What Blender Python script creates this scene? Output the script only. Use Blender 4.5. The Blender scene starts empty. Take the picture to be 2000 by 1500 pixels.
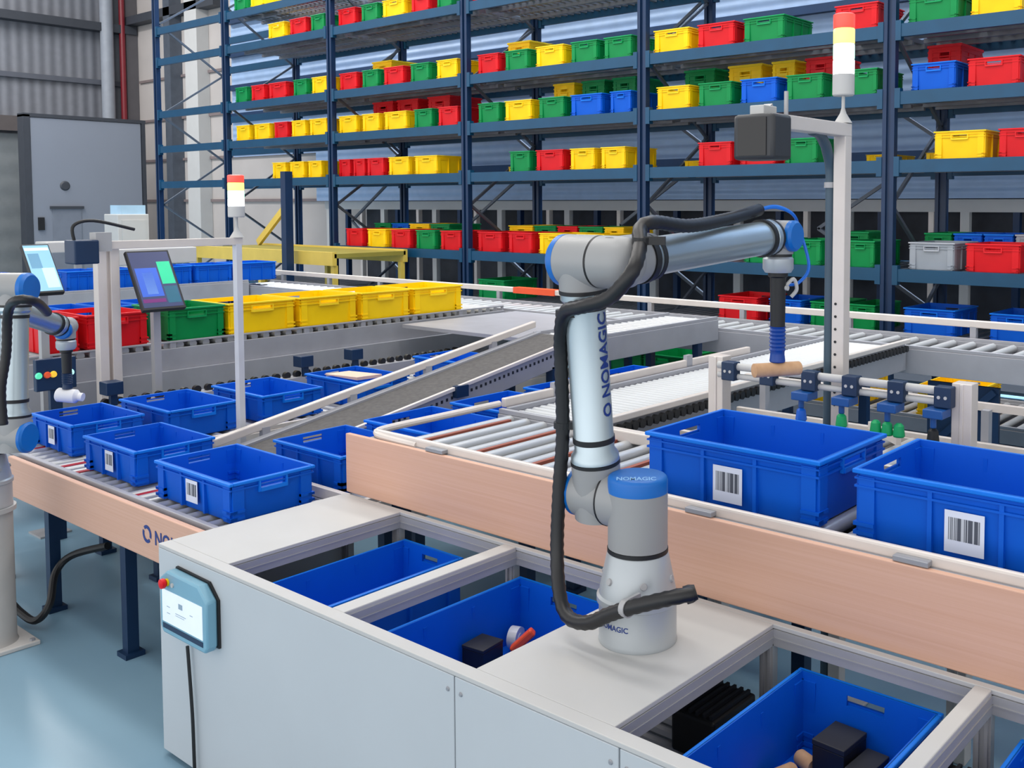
import bpy, bmesh, math, random
from mathutils import Vector, Matrix
random.seed(7)
SC = bpy.context.scene
COL = SC.collection
PI = math.pi

# ------------------------------------------------------------------ survey of the hall
# world: X along the picking bench, Y away from the bench, floor at z = 0, metres
F_PX, CX, CY, HOR, CAMZ = 1942.46, 1230.0, 510.0, 400.0, 1.80
PITCH = math.atan((CY - HOR) / F_PX)
Hh = Vector((-0.62187894, 0.78311339, 0)); Rr = Vector((0.78311339, 0.62187894, 0))
Ff = Hh * math.cos(PITCH) + Vector((0, 0, -math.sin(PITCH)))
Uu = Hh * math.sin(PITCH) + Vector((0, 0, math.cos(PITCH)))
CAM = Vector((0, 0, CAMZ))
def at(u, v, x=None, y=None, z=None):
    d = Ff + Rr * ((u - CX) / F_PX) + Uu * ((CY - v) / F_PX)
    if x is not None: t = x / d.x
    elif y is not None: t = y / d.y
    else: t = (z - CAMZ) / d.z
    return CAM + d * t

# ------------------------------------------------------------------ materials
def lin(c):
    c = c / 255.0
    return c / 12.92 if c <= 0.04045 else ((c + 0.055) / 1.055) ** 2.4
MATS = {}
def mat(name, rgb, rough=0.5, metal=0.0, var=0.06, scale=6.0, bump=0.0, emit=None, es=0.0, coat=0.0, alpha=1.0):
    if name in MATS: return MATS[name]
    m = bpy.data.materials.new(name); m.use_nodes = True
    nt = m.node_tree; b = nt.nodes['Principled BSDF']
    c = [lin(v) for v in rgb]
    b.inputs['Roughness'].default_value = rough; b.inputs['Metallic'].default_value = metal
    b.inputs['Coat Weight'].default_value = coat
    tc = nt.nodes.new('ShaderNodeTexCoord')
    no = nt.nodes.new('ShaderNodeTexNoise'); no.inputs['Scale'].default_value = scale; no.inputs['Detail'].default_value = 4
    nt.links.new(tc.outputs['Object'], no.inputs['Vector'])
    cr = nt.nodes.new('ShaderNodeValToRGB')
    cr.color_ramp.elements[0].position = 0.3; cr.color_ramp.elements[1].position = 0.7
    cr.color_ramp.elements[0].color = (c[0]*(1-var), c[1]*(1-var), c[2]*(1-var), 1)
    cr.color_ramp.elements[1].color = (min(1, c[0]*(1+var)), min(1, c[1]*(1+var)), min(1, c[2]*(1+var)), 1)
    nt.links.new(no.outputs['Fac'], cr.inputs['Fac'])
    nt.links.new(cr.outputs['Color'], b.inputs['Base Color'])
    if bump:
        bp = nt.nodes.new('ShaderNodeBump'); bp.inputs['Strength'].default_value = bump; bp.inputs['Distance'].default_value = 0.004
        nt.links.new(no.outputs['Fac'], bp.inputs['Height']); nt.links.new(bp.outputs['Normal'], b.inputs['Normal'])
    if emit:
        b.inputs['Emission Color'].default_value = [lin(v) for v in emit] + [1]
        b.inputs['Emission Strength'].default_value = es
    MATS[name] = m
    return m
def stretched(name, rgb1, rgb2, sc, rough, bump=0.0, lo=0.3, hi=0.7, metal=0.0):
    """noise stretched along one axis: wood grain, brushed metal, mottled floor"""
    m = mat(name, rgb1, rough, metal); nt = m.node_tree
    no = [n for n in nt.nodes if n.type == 'TEX_NOISE'][0]; tc = [n for n in nt.nodes if n.type == 'TEX_COORD'][0]
    mp = nt.nodes.new('ShaderNodeMapping'); mp.inputs['Scale'].default_value = sc
    nt.links.new(tc.outputs['Object'], mp.inputs['Vector']); nt.links.new(mp.outputs['Vector'], no.inputs['Vector'])
    no.inputs['Scale'].default_value = 1.0; no.inputs['Detail'].default_value = 6
    cr = [n for n in nt.nodes if n.type == 'VALTORGB'][0]
    cr.color_ramp.elements[0].color = [lin(v) for v in rgb1] + [1]; cr.color_ramp.elements[1].color = [lin(v) for v in rgb2] + [1]
    cr.color_ramp.elements[0].position = lo; cr.color_ramp.elements[1].position = hi
    if bump:
        b = nt.nodes['Principled BSDF']; bp = nt.nodes.new('ShaderNodeBump'); bp.inputs['Strength'].default_value = bump; bp.inputs['Distance'].default_value = 0.003
        nt.links.new(no.outputs['Fac'], bp.inputs['Height']); nt.links.new(bp.outputs['Normal'], b.inputs['Normal'])
    return m
def ribbed(name, rgb, axis, scale, rough=0.5, metal=0.0, depth=0.6):
    m = mat(name, rgb, rough, metal); nt = m.node_tree; b = nt.nodes['Principled BSDF']
    tc = [n for n in nt.nodes if n.type == 'TEX_COORD'][0]
    w = nt.nodes.new('ShaderNodeTexWave'); w.bands_direction = axis; w.inputs['Scale'].default_value = scale
    nt.links.new(tc.outputs['Object'], w.inputs['Vector'])
    bp = nt.nodes.new('ShaderNodeBump'); bp.inputs['Strength'].default_value = depth; bp.inputs['Distance'].default_value = 0.02
    nt.links.new(w.outputs['Fac'], bp.inputs['Height']); nt.links.new(bp.outputs['Normal'], b.inputs['Normal'])
    return m
def barcode_mat(name, axis, n):
    m = bpy.data.materials.new(name); m.use_nodes = True; nt = m.node_tree; b = nt.nodes['Principled BSDF']
    b.inputs['Roughness'].default_value = 0.55
    tc = nt.nodes.new('ShaderNodeTexCoord'); mp = nt.nodes.new('ShaderNodeMapping'); mp.inputs['Scale'].default_value = (n if axis == 'X' else 0, n if axis == 'Y' else 0, 0)
    wn = nt.nodes.new('ShaderNodeTexWhiteNoise'); wn.noise_dimensions = '1D'
    sp = nt.nodes.new('ShaderNodeSeparateXYZ'); fl = nt.nodes.new('ShaderNodeMath'); fl.operation = 'FLOOR'
    gt = nt.nodes.new('ShaderNodeMath'); gt.operation = 'GREATER_THAN'; gt.inputs[1].default_value = 0.42
    mx = nt.nodes.new('ShaderNodeMix'); mx.data_type = 'RGBA'
    mx.inputs['A'].default_value = (0.50, 0.53, 0.60, 1); mx.inputs['B'].default_value = (0.07, 0.08, 0.11, 1)
    nt.links.new(tc.outputs['Object'], mp.inputs['Vector']); nt.links.new(mp.outputs['Vector'], sp.inputs['Vector'])
    nt.links.new(sp.outputs[axis], fl.inputs[0]); nt.links.new(fl.outputs[0], wn.inputs['W']); nt.links.new(wn.outputs['Value'], gt.inputs[0])
    nt.links.new(gt.outputs[0], mx.inputs['Factor']); nt.links.new(mx.outputs['Result'], b.inputs['Base Color'])
    return m

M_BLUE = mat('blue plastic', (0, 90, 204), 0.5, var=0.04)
M_BLUERIM = mat('blue plastic lit rim', (10, 116, 226), 0.42, var=0.04)  # lighter copy of the body blue, lit rim put into the colour
M_YEL = mat('yellow plastic', (252, 206, 12), 0.4); M_YELRIM = mat('yellow plastic lit rim', (255, 216, 40), 0.4)
M_RED = mat('red plastic', (214, 22, 32), 0.4); M_REDRIM = mat('red plastic lit rim', (226, 34, 44), 0.4)
M_GRN = mat('green plastic', (6, 134, 70), 0.4); M_GRNRIM = mat('green plastic lit rim', (14, 148, 84), 0.4)
M_GRY = mat('grey plastic', (150, 158, 168), 0.45); M_GRYRIM = mat('grey plastic lit rim', (170, 176, 186), 0.45)
M_WHITE = mat('white lacquer', (190, 190, 189), 0.55, var=0.02)
M_WHITE.node_tree.nodes['Principled BSDF'].inputs['Specular IOR Level'].default_value = 0.3
M_PANEL = mat('light grey cabinet sheet', (188, 194, 199), 0.42, var=0.03, scale=2)
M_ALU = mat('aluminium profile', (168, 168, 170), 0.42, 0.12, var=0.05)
M_ALUD = mat('darker aluminium', (150, 152, 158), 0.45, 0.25, var=0.05)  # darker, more metallic tone of the aluminium
M_CHROME = mat('polished aluminium tube', (178, 192, 199), 0.3, 0.7, var=0.03)
M_RAIL = mat('beige rail', (214, 206, 200), 0.4, 0.1, var=0.05)
M_SIDE = mat('grey conveyor side', (160, 161, 168), 0.45, 0.15, var=0.06)
M_ROLL = mat('zinc roller', (188, 190, 192), 0.36, 0.3, var=0.05)
M_DARK = mat('dark underframe', (28, 32, 40), 0.6, var=0.1)
M_BLACK = mat('black rubber', (22, 23, 26), 0.5, var=0.15)
M_HOSE = mat('black corrugated hose', (24, 24, 27), 0.42, var=0.15)
M_NAVY = mat('navy steel', (12, 44, 78), 0.45, 0.1, var=0.1)
M_RACK = mat('rack upright blue', (8, 42, 78), 0.42, 0.1, var=0.1)
M_BEAM = mat('rack beam blue', (0, 66, 100), 0.42, 0.1, var=0.08)
M_DECK = mat('rack deck zinc', (120, 124, 132), 0.45, 0.3, var=0.1)
M_BRACE = mat('zinc brace', (92, 100, 112), 0.45, 0.4, var=0.1)
M_ROBG = mat('robot joint grey', (150, 151, 152), 0.42, var=0.02)
M_ROBW = mat('robot base casting', (178, 184, 188), 0.34, 0.3, var=0.04)
M_ROBB = mat('robot cap blue', (0, 104, 190), 0.4, var=0.04)
M_INK = mat('dark blue print', (18, 52, 128), 0.5, var=0.02)
M_PALEINK = mat('pale print', (140, 190, 235), 0.5, var=0.02)
M_BELT = stretched('grey conveyor belt', (92, 90, 90), (104, 102, 101), (40, 40, 40), 0.95, 0.15)
M_BELT.node_tree.nodes['Principled BSDF'].inputs['Specular IOR Level'].default_value = 0.15
M_WOOD = stretched('beech laminate', (207, 162, 138), (214, 172, 151), (1.5, 4, 160), 0.5, 0.0)
M_FLOOR = stretched('sealed blue grey floor', (124, 159, 181), (138, 173, 193), (0.9, 0.9, 0.9), 0.36, 0.0)
M_SCREEN = mat('screen glass', (120, 160, 200), 0.2, emit=(130, 180, 220), es=0.35)
M_TAN = stretched('cardboard', (196, 152, 112), (214, 172, 132), (30, 30, 30), 0.8)
M_ORANGE = mat('orange plastic', (236, 84, 36), 0.4)
M_STEELBLUE = ribbed('steel blue cladding', (140, 166, 200), 'Z', 2.6, 0.4, 0.1, 0.5)
M_CORR = ribbed('grey corrugated cladding', (116, 119, 127), 'Y', 1.3, 0.5, 0.05, 0.9)
M_BEIGE = mat('pale masonry', (176, 170, 167), 0.8, var=0.05, scale=1.5, bump=0.1)
M_DOOR = mat('grey door leaf', (128, 134, 146), 0.5, var=0.02, scale=1)
M_ROLLDOOR = ribbed('sectional door', (120, 125, 128), 'Z', 0.63, 0.5, 0.0, 0.7)
M_YSTEEL = mat('yellow steel', (214, 186, 84), 0.5)
M_REDP = mat('red pipe', (120, 28, 40), 0.4)
M_BARX = barcode_mat('barcode', 'X', 520.0)
M_LABEL = mat('white label', (216, 222, 240), 0.55, var=0.02)

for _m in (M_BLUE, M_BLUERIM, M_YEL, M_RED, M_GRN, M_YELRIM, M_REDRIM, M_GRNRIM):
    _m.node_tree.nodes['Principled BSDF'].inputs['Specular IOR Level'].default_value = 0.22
# ------------------------------------------------------------------ mesh helpers
OFF = {}
class MB:
    def __init__(s): s.bm = bmesh.new(); s.mi = 0
    def _tag(s, faces):
        for f in faces: f.material_index = s.mi
    def box(s, x0, y0, z0, x1, y1, z1):
        if x1 < x0: x0, x1 = x1, x0
        if y1 < y0: y0, y1 = y1, y0
        if z1 < z0: z0, z1 = z1, z0
        v = [s.bm.verts.new(p) for p in ((x0,y0,z0),(x1,y0,z0),(x1,y1,z0),(x0,y1,z0),(x0,y0,z1),(x1,y0,z1),(x1,y1,z1),(x0,y1,z1))]
        fs = [s.bm.faces.new([v[i] for i in q]) for q in ((0,3,2,1),(4,5,6,7),(0,1,5,4),(1,2,6,5),(2,3,7,6),(3,0,4,7))]
        s._tag(fs); return s
    def hexa(s, b, t):
        v = [s.bm.verts.new(p) for p in list(b) + list(t)]
        fs = [s.bm.faces.new([v[i] for i in q]) for q in ((0,3,2,1),(4,5,6,7),(0,1,5,4),(1,2,6,5),(2,3,7,6),(3,0,4,7))]
        s._tag(fs); return s
    def bar(s, p, q, w, h, up=(0,0,1)):
        p = Vector(p); q = Vector(q); d = (q-p).normalized(); upv = Vector(up)
        if abs(d.dot(upv)) > 0.95: upv = Vector((1,0,0))
        sd = d.cross(upv).normalized() * (w/2); u = sd.cross(d).normalized() * (h/2)
        s.hexa([p-sd-u, p+sd-u, q+sd-u, q-sd-u], [p-sd+u, p+sd+u, q+sd+u, q-sd+u]); return s
    def lathe(s, prof, o, ax, seg=32, cap=True):
        o = Vector(o); ax = Vector(ax).normalized()
        t = Vector((1,0,0)) if abs(ax.x) < 0.9 else Vector((0,1,0))
        e1 = ax.cross(t).normalized(); e2 = ax.cross(e1)
        rings = []
        for r, h in prof:
            rings.append([s.bm.verts.new(o + ax*h + (e1*math.cos(2*PI*i/seg) + e2*math.sin(2*PI*i/seg))*max(r, 1e-5)) for i in range(seg)])
        fs = []
        for a, b in zip(rings[:-1], rings[1:]):
            for i in range(seg):
                j = (i+1) % seg
                fs.append(s.bm.faces.new((a[i], a[j], b[j], b[i])))
        if cap:
            fs.append(s.bm.faces.new(list(reversed(rings[0])))); fs.append(s.bm.faces.new(rings[-1]))
        s._tag(fs); return s
    def cyl(s, p, q, r, r2=None, seg=20):
        p = Vector(p); q = Vector(q); L = (q-p).length
        return s.lathe([(r, 0), (r if r2 is None else r2, L)], p, q-p, seg)
    def tube(s, pts, r, seg=12, smooth=3, rib=0.0, step=None):
        P = [Vector(p) for p in pts]
        if smooth:
            n = len(P); out = []
            for i in range(n-1):
                p0 = P[max(i-1,0)]; p1 = P[i]; p2 = P[i+1]; p3 = P[min(i+2,n-1)]
                k = max(2, int((p2-p1).length/step)) if step else smooth*2
                for j in range(k):
                    t = j/k
                    out.append(0.5*((2*p1)+(-p0+p2)*t+(2*p0-5*p1+4*p2-p3)*t*t+(-p0+3*p1-3*p2+p3)*t**3))
            out.append(P[-1]); P = out
        rings = []; prev = None
        for i, p in enumerate(P):
            d = (P[min(i+1,len(P)-1)] - P[max(i-1,0)]).normalized()
            if prev is None:
                t = Vector((0,0,1)) if abs(d.z) < 0.9 else Vector((1,0,0)); e1 = d.cross(t).normalized()
            else: e1 = (prev - d*prev.dot(d)).normalized()
            prev = e1; e2 = d.cross(e1)
            rr = r*(1+rib*(1 if i % 2 else -1))
            rings.append([s.bm.verts.new(p + (e1*math.cos(2*PI*k/seg)+e2*math.sin(2*PI*k/seg))*rr) for k in range(seg)])
        fs = []
        for a, b in zip(rings[:-1], rings[1:]):
            for k in range(seg):
                j = (k+1) % seg; fs.append(s.bm.faces.new((a[k], a[j], b[j], b[k])))
        fs.append(s.bm.faces.new(list(reversed(rings[0])))); fs.append(s.bm.faces.new(rings[-1]))
        s._tag(fs); return s
    def prism(s, poly, vec):
        a = [s.bm.verts.new(p) for p in poly]; b = [s.bm.verts.new(Vector(p)+Vector(vec)) for p in poly]
        fs = [s.bm.faces.new(list(reversed(a))), s.bm.faces.new(b)]
        for i in range(len(a)):
            j = (i+1) % len(a); fs.append(s.bm.faces.new((a[i], a[j], b[j], b[i])))
        s._tag(fs); return s
    def build(s, name, m, parent=None, bevel=0.0, smooth=True, seg=2, keep=False):
        bm = s.bm
        bmesh.ops.recalc_face_normals(bm, faces=bm.faces)
        off = OFF.get(parent.name, Vector((0,0,0))) if parent else Vector((0,0,0))
        if not keep and off.length: bmesh.ops.translate(bm, verts=bm.verts, vec=-off)
        if smooth:
            for f in bm.faces: f.smooth = True
            for e in bm.edges:
                e.smooth = not (len(e.link_faces) == 2 and e.calc_face_angle(0) > math.radians(35))
        me = bpy.data.meshes.new(name); bm.to_mesh(me); bm.free()
        for mm in (m if isinstance(m, (list, tuple)) else [m]): me.materials.append(mm)
        o = bpy.data.objects.new(name, me); COL.objects.link(o)
        if parent: o.parent = parent; OFF[o.name] = off
        if bevel:
            md = o.modifiers.new('bevel', 'BEVEL'); md.width = bevel; md.segments = seg; md.limit_method = 'ANGLE'; md.angle_limit = math.radians(40)
        return o
def tag(o, label, cat, group=None, kind=None):
    o['label'] = label; o['category'] = cat
    if group: o['group'] = group
    if kind: o['kind'] = kind
    return o
def thing(name, label, cat, loc, group=None):
    o = bpy.data.objects.new(name, None); COL.objects.link(o); o.empty_display_size = 0.05
    o.location = loc; OFF[o.name] = Vector(loc)
    return tag(o, label, cat, group)
def struct(name, mb, m, **k):
    o = mb.build(name, m, **k); o['kind'] = 'structure'; return o
def copy_tree(o, parent=None):
    c = o.copy(); COL.objects.link(c)
    if parent: c.parent = parent
    for ch in list(o.children): copy_tree(ch, c)
    return c
def part_copy(o, delta):
    c = o.copy(); COL.objects.link(c); c.location = o.location + Vector(delta); return c
def text_mesh(body, size, mapper, name, m, parent, bold=0.02):
    cu = bpy.data.curves.new(name, 'FONT'); cu.body = body; cu.size = size; cu.resolution_u = 3; cu.offset = bold*size
    t = bpy.data.objects.new(name, cu); COL.objects.link(t)
    bpy.context.view_layer.update()
    me = bpy.data.meshes.new_from_object(t.evaluated_get(bpy.context.evaluated_depsgraph_get()))
    bpy.data.objects.remove(t)
    tb = bmesh.new(); tb.from_mesh(me); bmesh.ops.triangulate(tb, faces=tb.faces)
    for _ in range(2): bmesh.ops.subdivide_edges(tb, edges=[e for e in tb.edges if e.calc_length() > size*0.12], cuts=1, use_grid_fill=False); bmesh.ops.triangulate(tb, faces=tb.faces)
    tb.to_mesh(me); tb.free()
    off = OFF.get(parent.name, Vector((0,0,0)))
    for v in me.vertices: v.co = Vector(mapper(v.co.x, v.co.y)) - off
    me.materials.clear(); me.materials.append(m)
    o = bpy.data.objects.new(name, me); COL.objects.link(o); o.parent = parent
    OFF[o.name] = off
    return o
ORD = ['first', 'second', 'third', 'fourth', 'fifth', 'sixth', 'seventh', 'eighth']

# ------------------------------------------------------------------ crates
PLASTIC = {'blue': (M_BLUE, M_BLUERIM), 'yellow': (M_YEL, M_YELRIM), 'red': (M_RED, M_REDRIM), 'green': (M_GRN, M_GRNRIM), 'grey': (M_GRY, M_GRYRIM)}  # second tone is the lighter copy for lit rim and handle lip
def crate_proto(colour, L, W, H, label_face=None, long_axis='x', name='storage_crate', detail=True):
    """open stacking crate, base centre at the origin; long sides run along long_axis"""
    mb_, mr_ = PLASTIC[colour]
    root = bpy.data.objects.new(name, None); COL.objects.link(root); root.empty_display_size = 0.05; OFF[root.name] = Vector((0,0,0))
    X, Y = (L/2, W/2) if long_axis == 'x' else (W/2, L/2)
    t = 0.006; g = 0.012                       # wall thickness, draft of the base
    bm = MB()
    def wall(x0, y0, x1, y1, holes):
        # straight wall from (x0,y0) to (x1,y1), base pulled in by g towards the centre; optional grip slot
        def P(s, z):
            k = g*(1 - z/H)
            px = x0+(x1-x0)*s; py = y0+(y1-y0)*s
            return Vector((px*(1-k/X), py*(1-k/Y), z))
        nx, ny = (y1-y0), -(x1-x0); n = Vector((nx, ny, 0)).normalized()*t
        if Vector((x0+x1, y0+y1, 0)).dot(n) > 0: n = -n
        def slab(s0, s1, z0, z1):
            a, b, c, d = P(s0,z0), P(s1,z0), P(s1,z1), P(s0,z1)
            bm.hexa([a, b, b+n, a+n], [d, c, c+n, d+n])
        if holes:
            zl, zh = H*0.74, H*0.74+0.026; s0, s1 = 0.36, 0.64
            slab(0,1,0.004,zl); slab(0,s0,zl,zh); slab(s1,1,zl,zh); slab(0,1,zh,H)
        else: slab(0,1,0.004,H)
    sx = long_axis == 'y'                     # which walls carry the grips: the short sides
    wall(-X,-Y, X,-Y, sx); wall(X, Y,-X, Y, sx); wall(X,-Y, X, Y, not sx); wall(-X, Y,-X,-Y, not sx)
    bm.box(-X+g+0.002, -Y+g+0.002, 0.0, X-g-0.002, Y-g-0.002, 0.008)
    if detail:
        e = 0.006
        zb = H*0.865
        for z0, z1 in ((zb-0.002, zb+0.003), (zb-0.024, zb-0.018)) if H > 0.17 else ((zb-0.010, zb-0.004),):  # rib under the rim
            bm.box(-X-e, -Y-e, z0, X+e, -Y+0.001, z1); bm.box(-X-e, Y-0.001, z0, X+e, Y+e, z1)
            bm.box(-X-e, -Y, z0, -X+0.001, Y, z1); bm.box(X-0.001, -Y, z0, X+e, Y, z1)
        for sxn in (-1, 1):
            for syn in (-1, 1):               # corner columns with two foot rings
                k = 0.05
                bm.box(sxn*(X+e*0.6), syn*(Y-k*0.1), 0.004, sxn*(X-0.012), syn*(Y-k), H*0.9)
                bm.box(sxn*(X-k*0.1), syn*(Y+e*0.6), 0.004, sxn*(X-k), syn*(Y-0.012), H*0.9)
                for zz in (0.012, 0.036):
                    bm.box(sxn*(X+e*1.3), syn*(Y+e*1.3), zz, sxn*(X-k), syn*(Y-0.02), zz+0.010)
                    bm.box(sxn*(X+e*1.3), syn*(Y+e*1.3), zz, sxn*(X-0.02), syn*(Y-k), zz+0.010)
        for s in (-1, 1):                     # upright ribs that frame the label field on the long sides
            for q in (-0.155, 0.155):
                if long_axis == 'x': bm.box(q*L-0.006, s*(Y+e*0.8), 0.006, q*L+0.006, s*(Y-0.01), zb)
                else: bm.box(s*(X+e*0.8), q*L-0.006, 0.006, s*(X-0.01), q*L+0.006, zb)
    bm.build('body', mb_, root, smooth=False)
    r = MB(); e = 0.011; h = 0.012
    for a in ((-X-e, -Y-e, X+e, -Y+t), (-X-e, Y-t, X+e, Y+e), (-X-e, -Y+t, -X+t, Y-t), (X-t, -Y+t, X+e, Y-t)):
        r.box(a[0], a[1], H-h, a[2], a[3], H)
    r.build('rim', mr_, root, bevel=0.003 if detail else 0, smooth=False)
    for s in (-1, 1):                          # raised lip round each grip slot
        hm = MB(); zl = H*0.74; hw = 0.16
        if long_axis == 'x':
            Wd = W*hw
            hm.box(s*(X-0.002), -Wd, zl-0.014, s*(X+0.012), Wd, zl); hm.box(s*(X-0.002), -Wd, zl+0.026, s*(X+0.010), Wd, zl+0.032); hm.box(s*(X-0.002), -Wd-0.006, zl-0.014, s*(X+0.009), -Wd+0.001, zl+0.032); hm.box(s*(X-0.002), Wd-0.001, zl-0.014, s*(X+0.009), Wd+0.006, zl+0.032)
        else:
            Wd = W*hw
            hm.box(-Wd, s*(Y-0.002), zl-0.014, Wd, s*(Y+0.012), zl); hm.box(-Wd, s*(Y-0.002), zl+0.026, Wd, s*(Y+0.010), zl+0.032); hm.box(-Wd-0.006, s*(Y-0.002), zl-0.014, -Wd+0.001, s*(Y+0.009), zl+0.032); hm.box(Wd-0.001, s*(Y-0.002), zl-0.014, Wd+0.006, s*(Y+0.009), zl+0.032)
        hm.build('handle', mr_, root, smooth=False)
    if label_face:
        lw, lh, lz = label_face
        lm = MB(); yy = -Y-0.0062
        lm.hexa([(-lw/2, yy, lz-lh/2), (lw/2, yy, lz-lh/2), (lw/2, yy+0.001, lz-lh/2), (-lw/2, yy+0.001, lz-lh/2)],
                [(-lw/2, yy, lz+lh/2), (lw/2, yy, lz+lh/2), (lw/2, yy+0.001, lz+lh/2), (-lw/2, yy+0.001, lz+lh/2)])
        lo = lm.build('barcode_label', M_LABEL, root, smooth=False); lo['label'] = 'white barcode label'
        b2 = MB(); y2 = yy-0.0004
        b2.hexa([(-lw*0.40, y2, lz-lh*0.20), (lw*0.40, y2, lz-lh*0.20), (lw*0.40, yy, lz-lh*0.20), (-lw*0.40, yy, lz-lh*0.20)],
                [(-lw*0.40, y2, lz+lh*0.34), (lw*0.40, y2, lz+lh*0.34), (lw*0.40, yy, lz+lh*0.34), (-lw*0.40, yy, lz+lh*0.34)])
        b2.build('barcode', M_BARX, lo, smooth=False)
    return root
CR = {}
def crate(key, make, loc, label, group=None, scale=None, rz=0.0, cat='crate'):
    if key not in CR: o = CR[key] = make()
    else: o = copy_tree(CR[key])
    o.location = loc; o.rotation_euler = (0, 0, rz)
    if scale: o.scale = scale
    else: o.scale = (1, 1, 1)
    return tag(o, label, cat, group)

# ------------------------------------------------------------------ conveyors
def conveyor(name, label, axis, a0, a1, b0, b1, z, pitch=0.075, r=0.024, fh=0.13, side=None, legs=(), group=None, lip=0.018, leg_w=0.05, roller_mat=None, rz=None, maxr=95, gap=0.0):
    side = side or M_SIDE
    root = thing(name, label, 'conveyor', ((a0+a1)/2, (b0+b1)/2, 0) if axis == 'x' else ((b0+b1)/2, (a0+a1)/2, 0), group)
    t = 0.035
    for b in (b0, b1-t):
        m = MB()
        if axis == 'x':
            m.box(a0, b, z-fh, a1, b+t, z-0.004); m.box(a0, b+0.006, z-0.004, a1, b+t-0.006, z+lip)
        else:
            m.box(b, a0, z-fh, b+t, a1, z-0.004-gap); m.box(b+0.006, a0, z-0.004, b+t-0.006, a1, z+lip)
            if gap:
                for q in range(9): ya = a0+(a1-a0)*q/8; m.box(b+0.008, max(a0, ya-0.02), z-0.006-gap, b+t-0.008, min(a1, ya+0.02), z)
        m.build('side_frame', side, root, bevel=0.003, smooth=False)
    n = min(maxr, max(1, int((a1-a0-0.04)/pitch))); pitch = (a1-a0-0.06)/n
    m = MB()
    if axis == 'x': m.cyl((a0+0.03+pitch/2, b0+t, z-r), (a0+0.03+pitch/2, b1-t, z-r), r, seg=12)
    else: m.cyl((b0+t, a0+0.03+pitch/2, z-r), (b1-t, a0+0.03+pitch/2, z-r), r, seg=12)
    ro = m.build('roller', roller_mat or M_ROLL, root)
    for i in range(1, n):
        part_copy(ro, (i*pitch, 0, 0) if axis == 'x' else (0, i*pitch, 0))
    m = MB()                                   # dark drive tray under the rollers
    if axis == 'x': m.box(a0+0.02, b0+t, z-fh, a1-0.02, b1-t, z-fh+0.02)
    else: m.box(b0+t, a0+0.02, z-fh, b1-t, a1-0.02, z-fh+0.02)
    m.build('drive_tray', M_DARK, root, smooth=False)
    for a in legs:
        for b in (b0+leg_w/2, b1-leg_w/2):
            m = MB(); w = leg_w/2
            x, y = (a, b) if axis == 'x' else (b, a)
            m.box(x-w, y-w, 0.02, x+w, y+w, z-fh); m.box(x-w*1.7, y-w*1.7, 0, x+w*1.7, y+w*1.7, 0.02)
            m.build('leg', M_NAVY, root, smooth=False)
    return root

# ================================================================== SETTING
m = MB(); m.box(-27, -4, -0.1, 8, 13.2, 0.0); struct('floor', m, M_FLOOR, smooth=False)
XW, YW = -26.0, 12.25
m = MB(); m.box(XW-0.2, -4, 0, XW, YW+0.2, 11); struct('wall_left', m, M_CORR, smooth=False)
m = MB(); m.box(XW, YW, 0, 8, YW+0.2, 11); struct('wall_back', m, M_BEIGE, smooth=False)
# sliding door leaf with wicket on the left wall
XD = -23.8
p0 = at(58, 228, x=XD); p1 = at(275, 240, x=XD)
d2 = thing('door_2', 'large pale grey sliding door with a small wicket door in it', 'door', (XD-0.06, (p0.y+p1.y)/2, 0)); d2['kind'] = 'structure'
m = MB(); m.box(XD-0.3, p0.y, 0, XD, p1.y, p0.z); m.build('leaf', M_DOOR, d2, bevel=0.02, smooth=False)
M_TRIM = mat('dark trim', (54, 58, 66), 0.6)
m = MB(); m.box(XD-0.3, p0.y-0.14, 0, XD+0.02, p0.y-0.01, p0.z+0.05); m.box(XD-0.3, p0.y-0.14, p0.z+0.003, XD+0.02, p1.y+0.1, p0.z+0.08); m.box(XD-0.3, p1.y+0.01, 0, XD+0.02, p1.y+0.09, p0.z+0.003); m.build('door_frame', M_TRIM, d2, smooth=False)
a = at(102, 408, x=XD); b = at(158, 412, x=XD)
m = MB(); m.box(XD-0.001, a.y, 0, XD+0.02, b.y, a.z); m.build('wicket_door', mat('wicket grey', (118, 124, 136), 0.5), d2, smooth=False)
m = MB(); m.box(XD-0.001, a.y-0.05, a.z, XD+0.06, b.y+0.05, a.z+0.06); m.build('wicket_lintel', M_TRIM, d2, smooth=False)
a = at(80, 437, x=XD); m = MB(); m.box(XD-0.001, a.y-0.06, a.z-0.14, XD+0.05, a.y+0.06, a.z+0.14); m.build('handle', M_BLACK, d2, smooth=False)
a = at(127, 363, x=XD); m = MB(); m.lathe([(0.11, 0), (0.08, 0.03)], (XD-0.001, a.y, a.z), (1,0,0), 24); m.build('porthole', M_TRIM, d2)
# sectional door at the far left
a = at(-120, 262, x=XW); b = at(46, 262, x=XW)
m = MB(); m.box(XW+0.02, a.y, 0, XW+0.1, b.y, b.z); o = struct('door_1', m, M_ROLLDOOR, smooth=False)
m = MB(); m.box(XW+0.02, a.y-0.3, b.z+0.05, XW+0.3, b.y+0.05, b.z+0.40); struct('trim_1', m, mat('brown trim', (84, 78, 78), 0.6), smooth=False)
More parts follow.
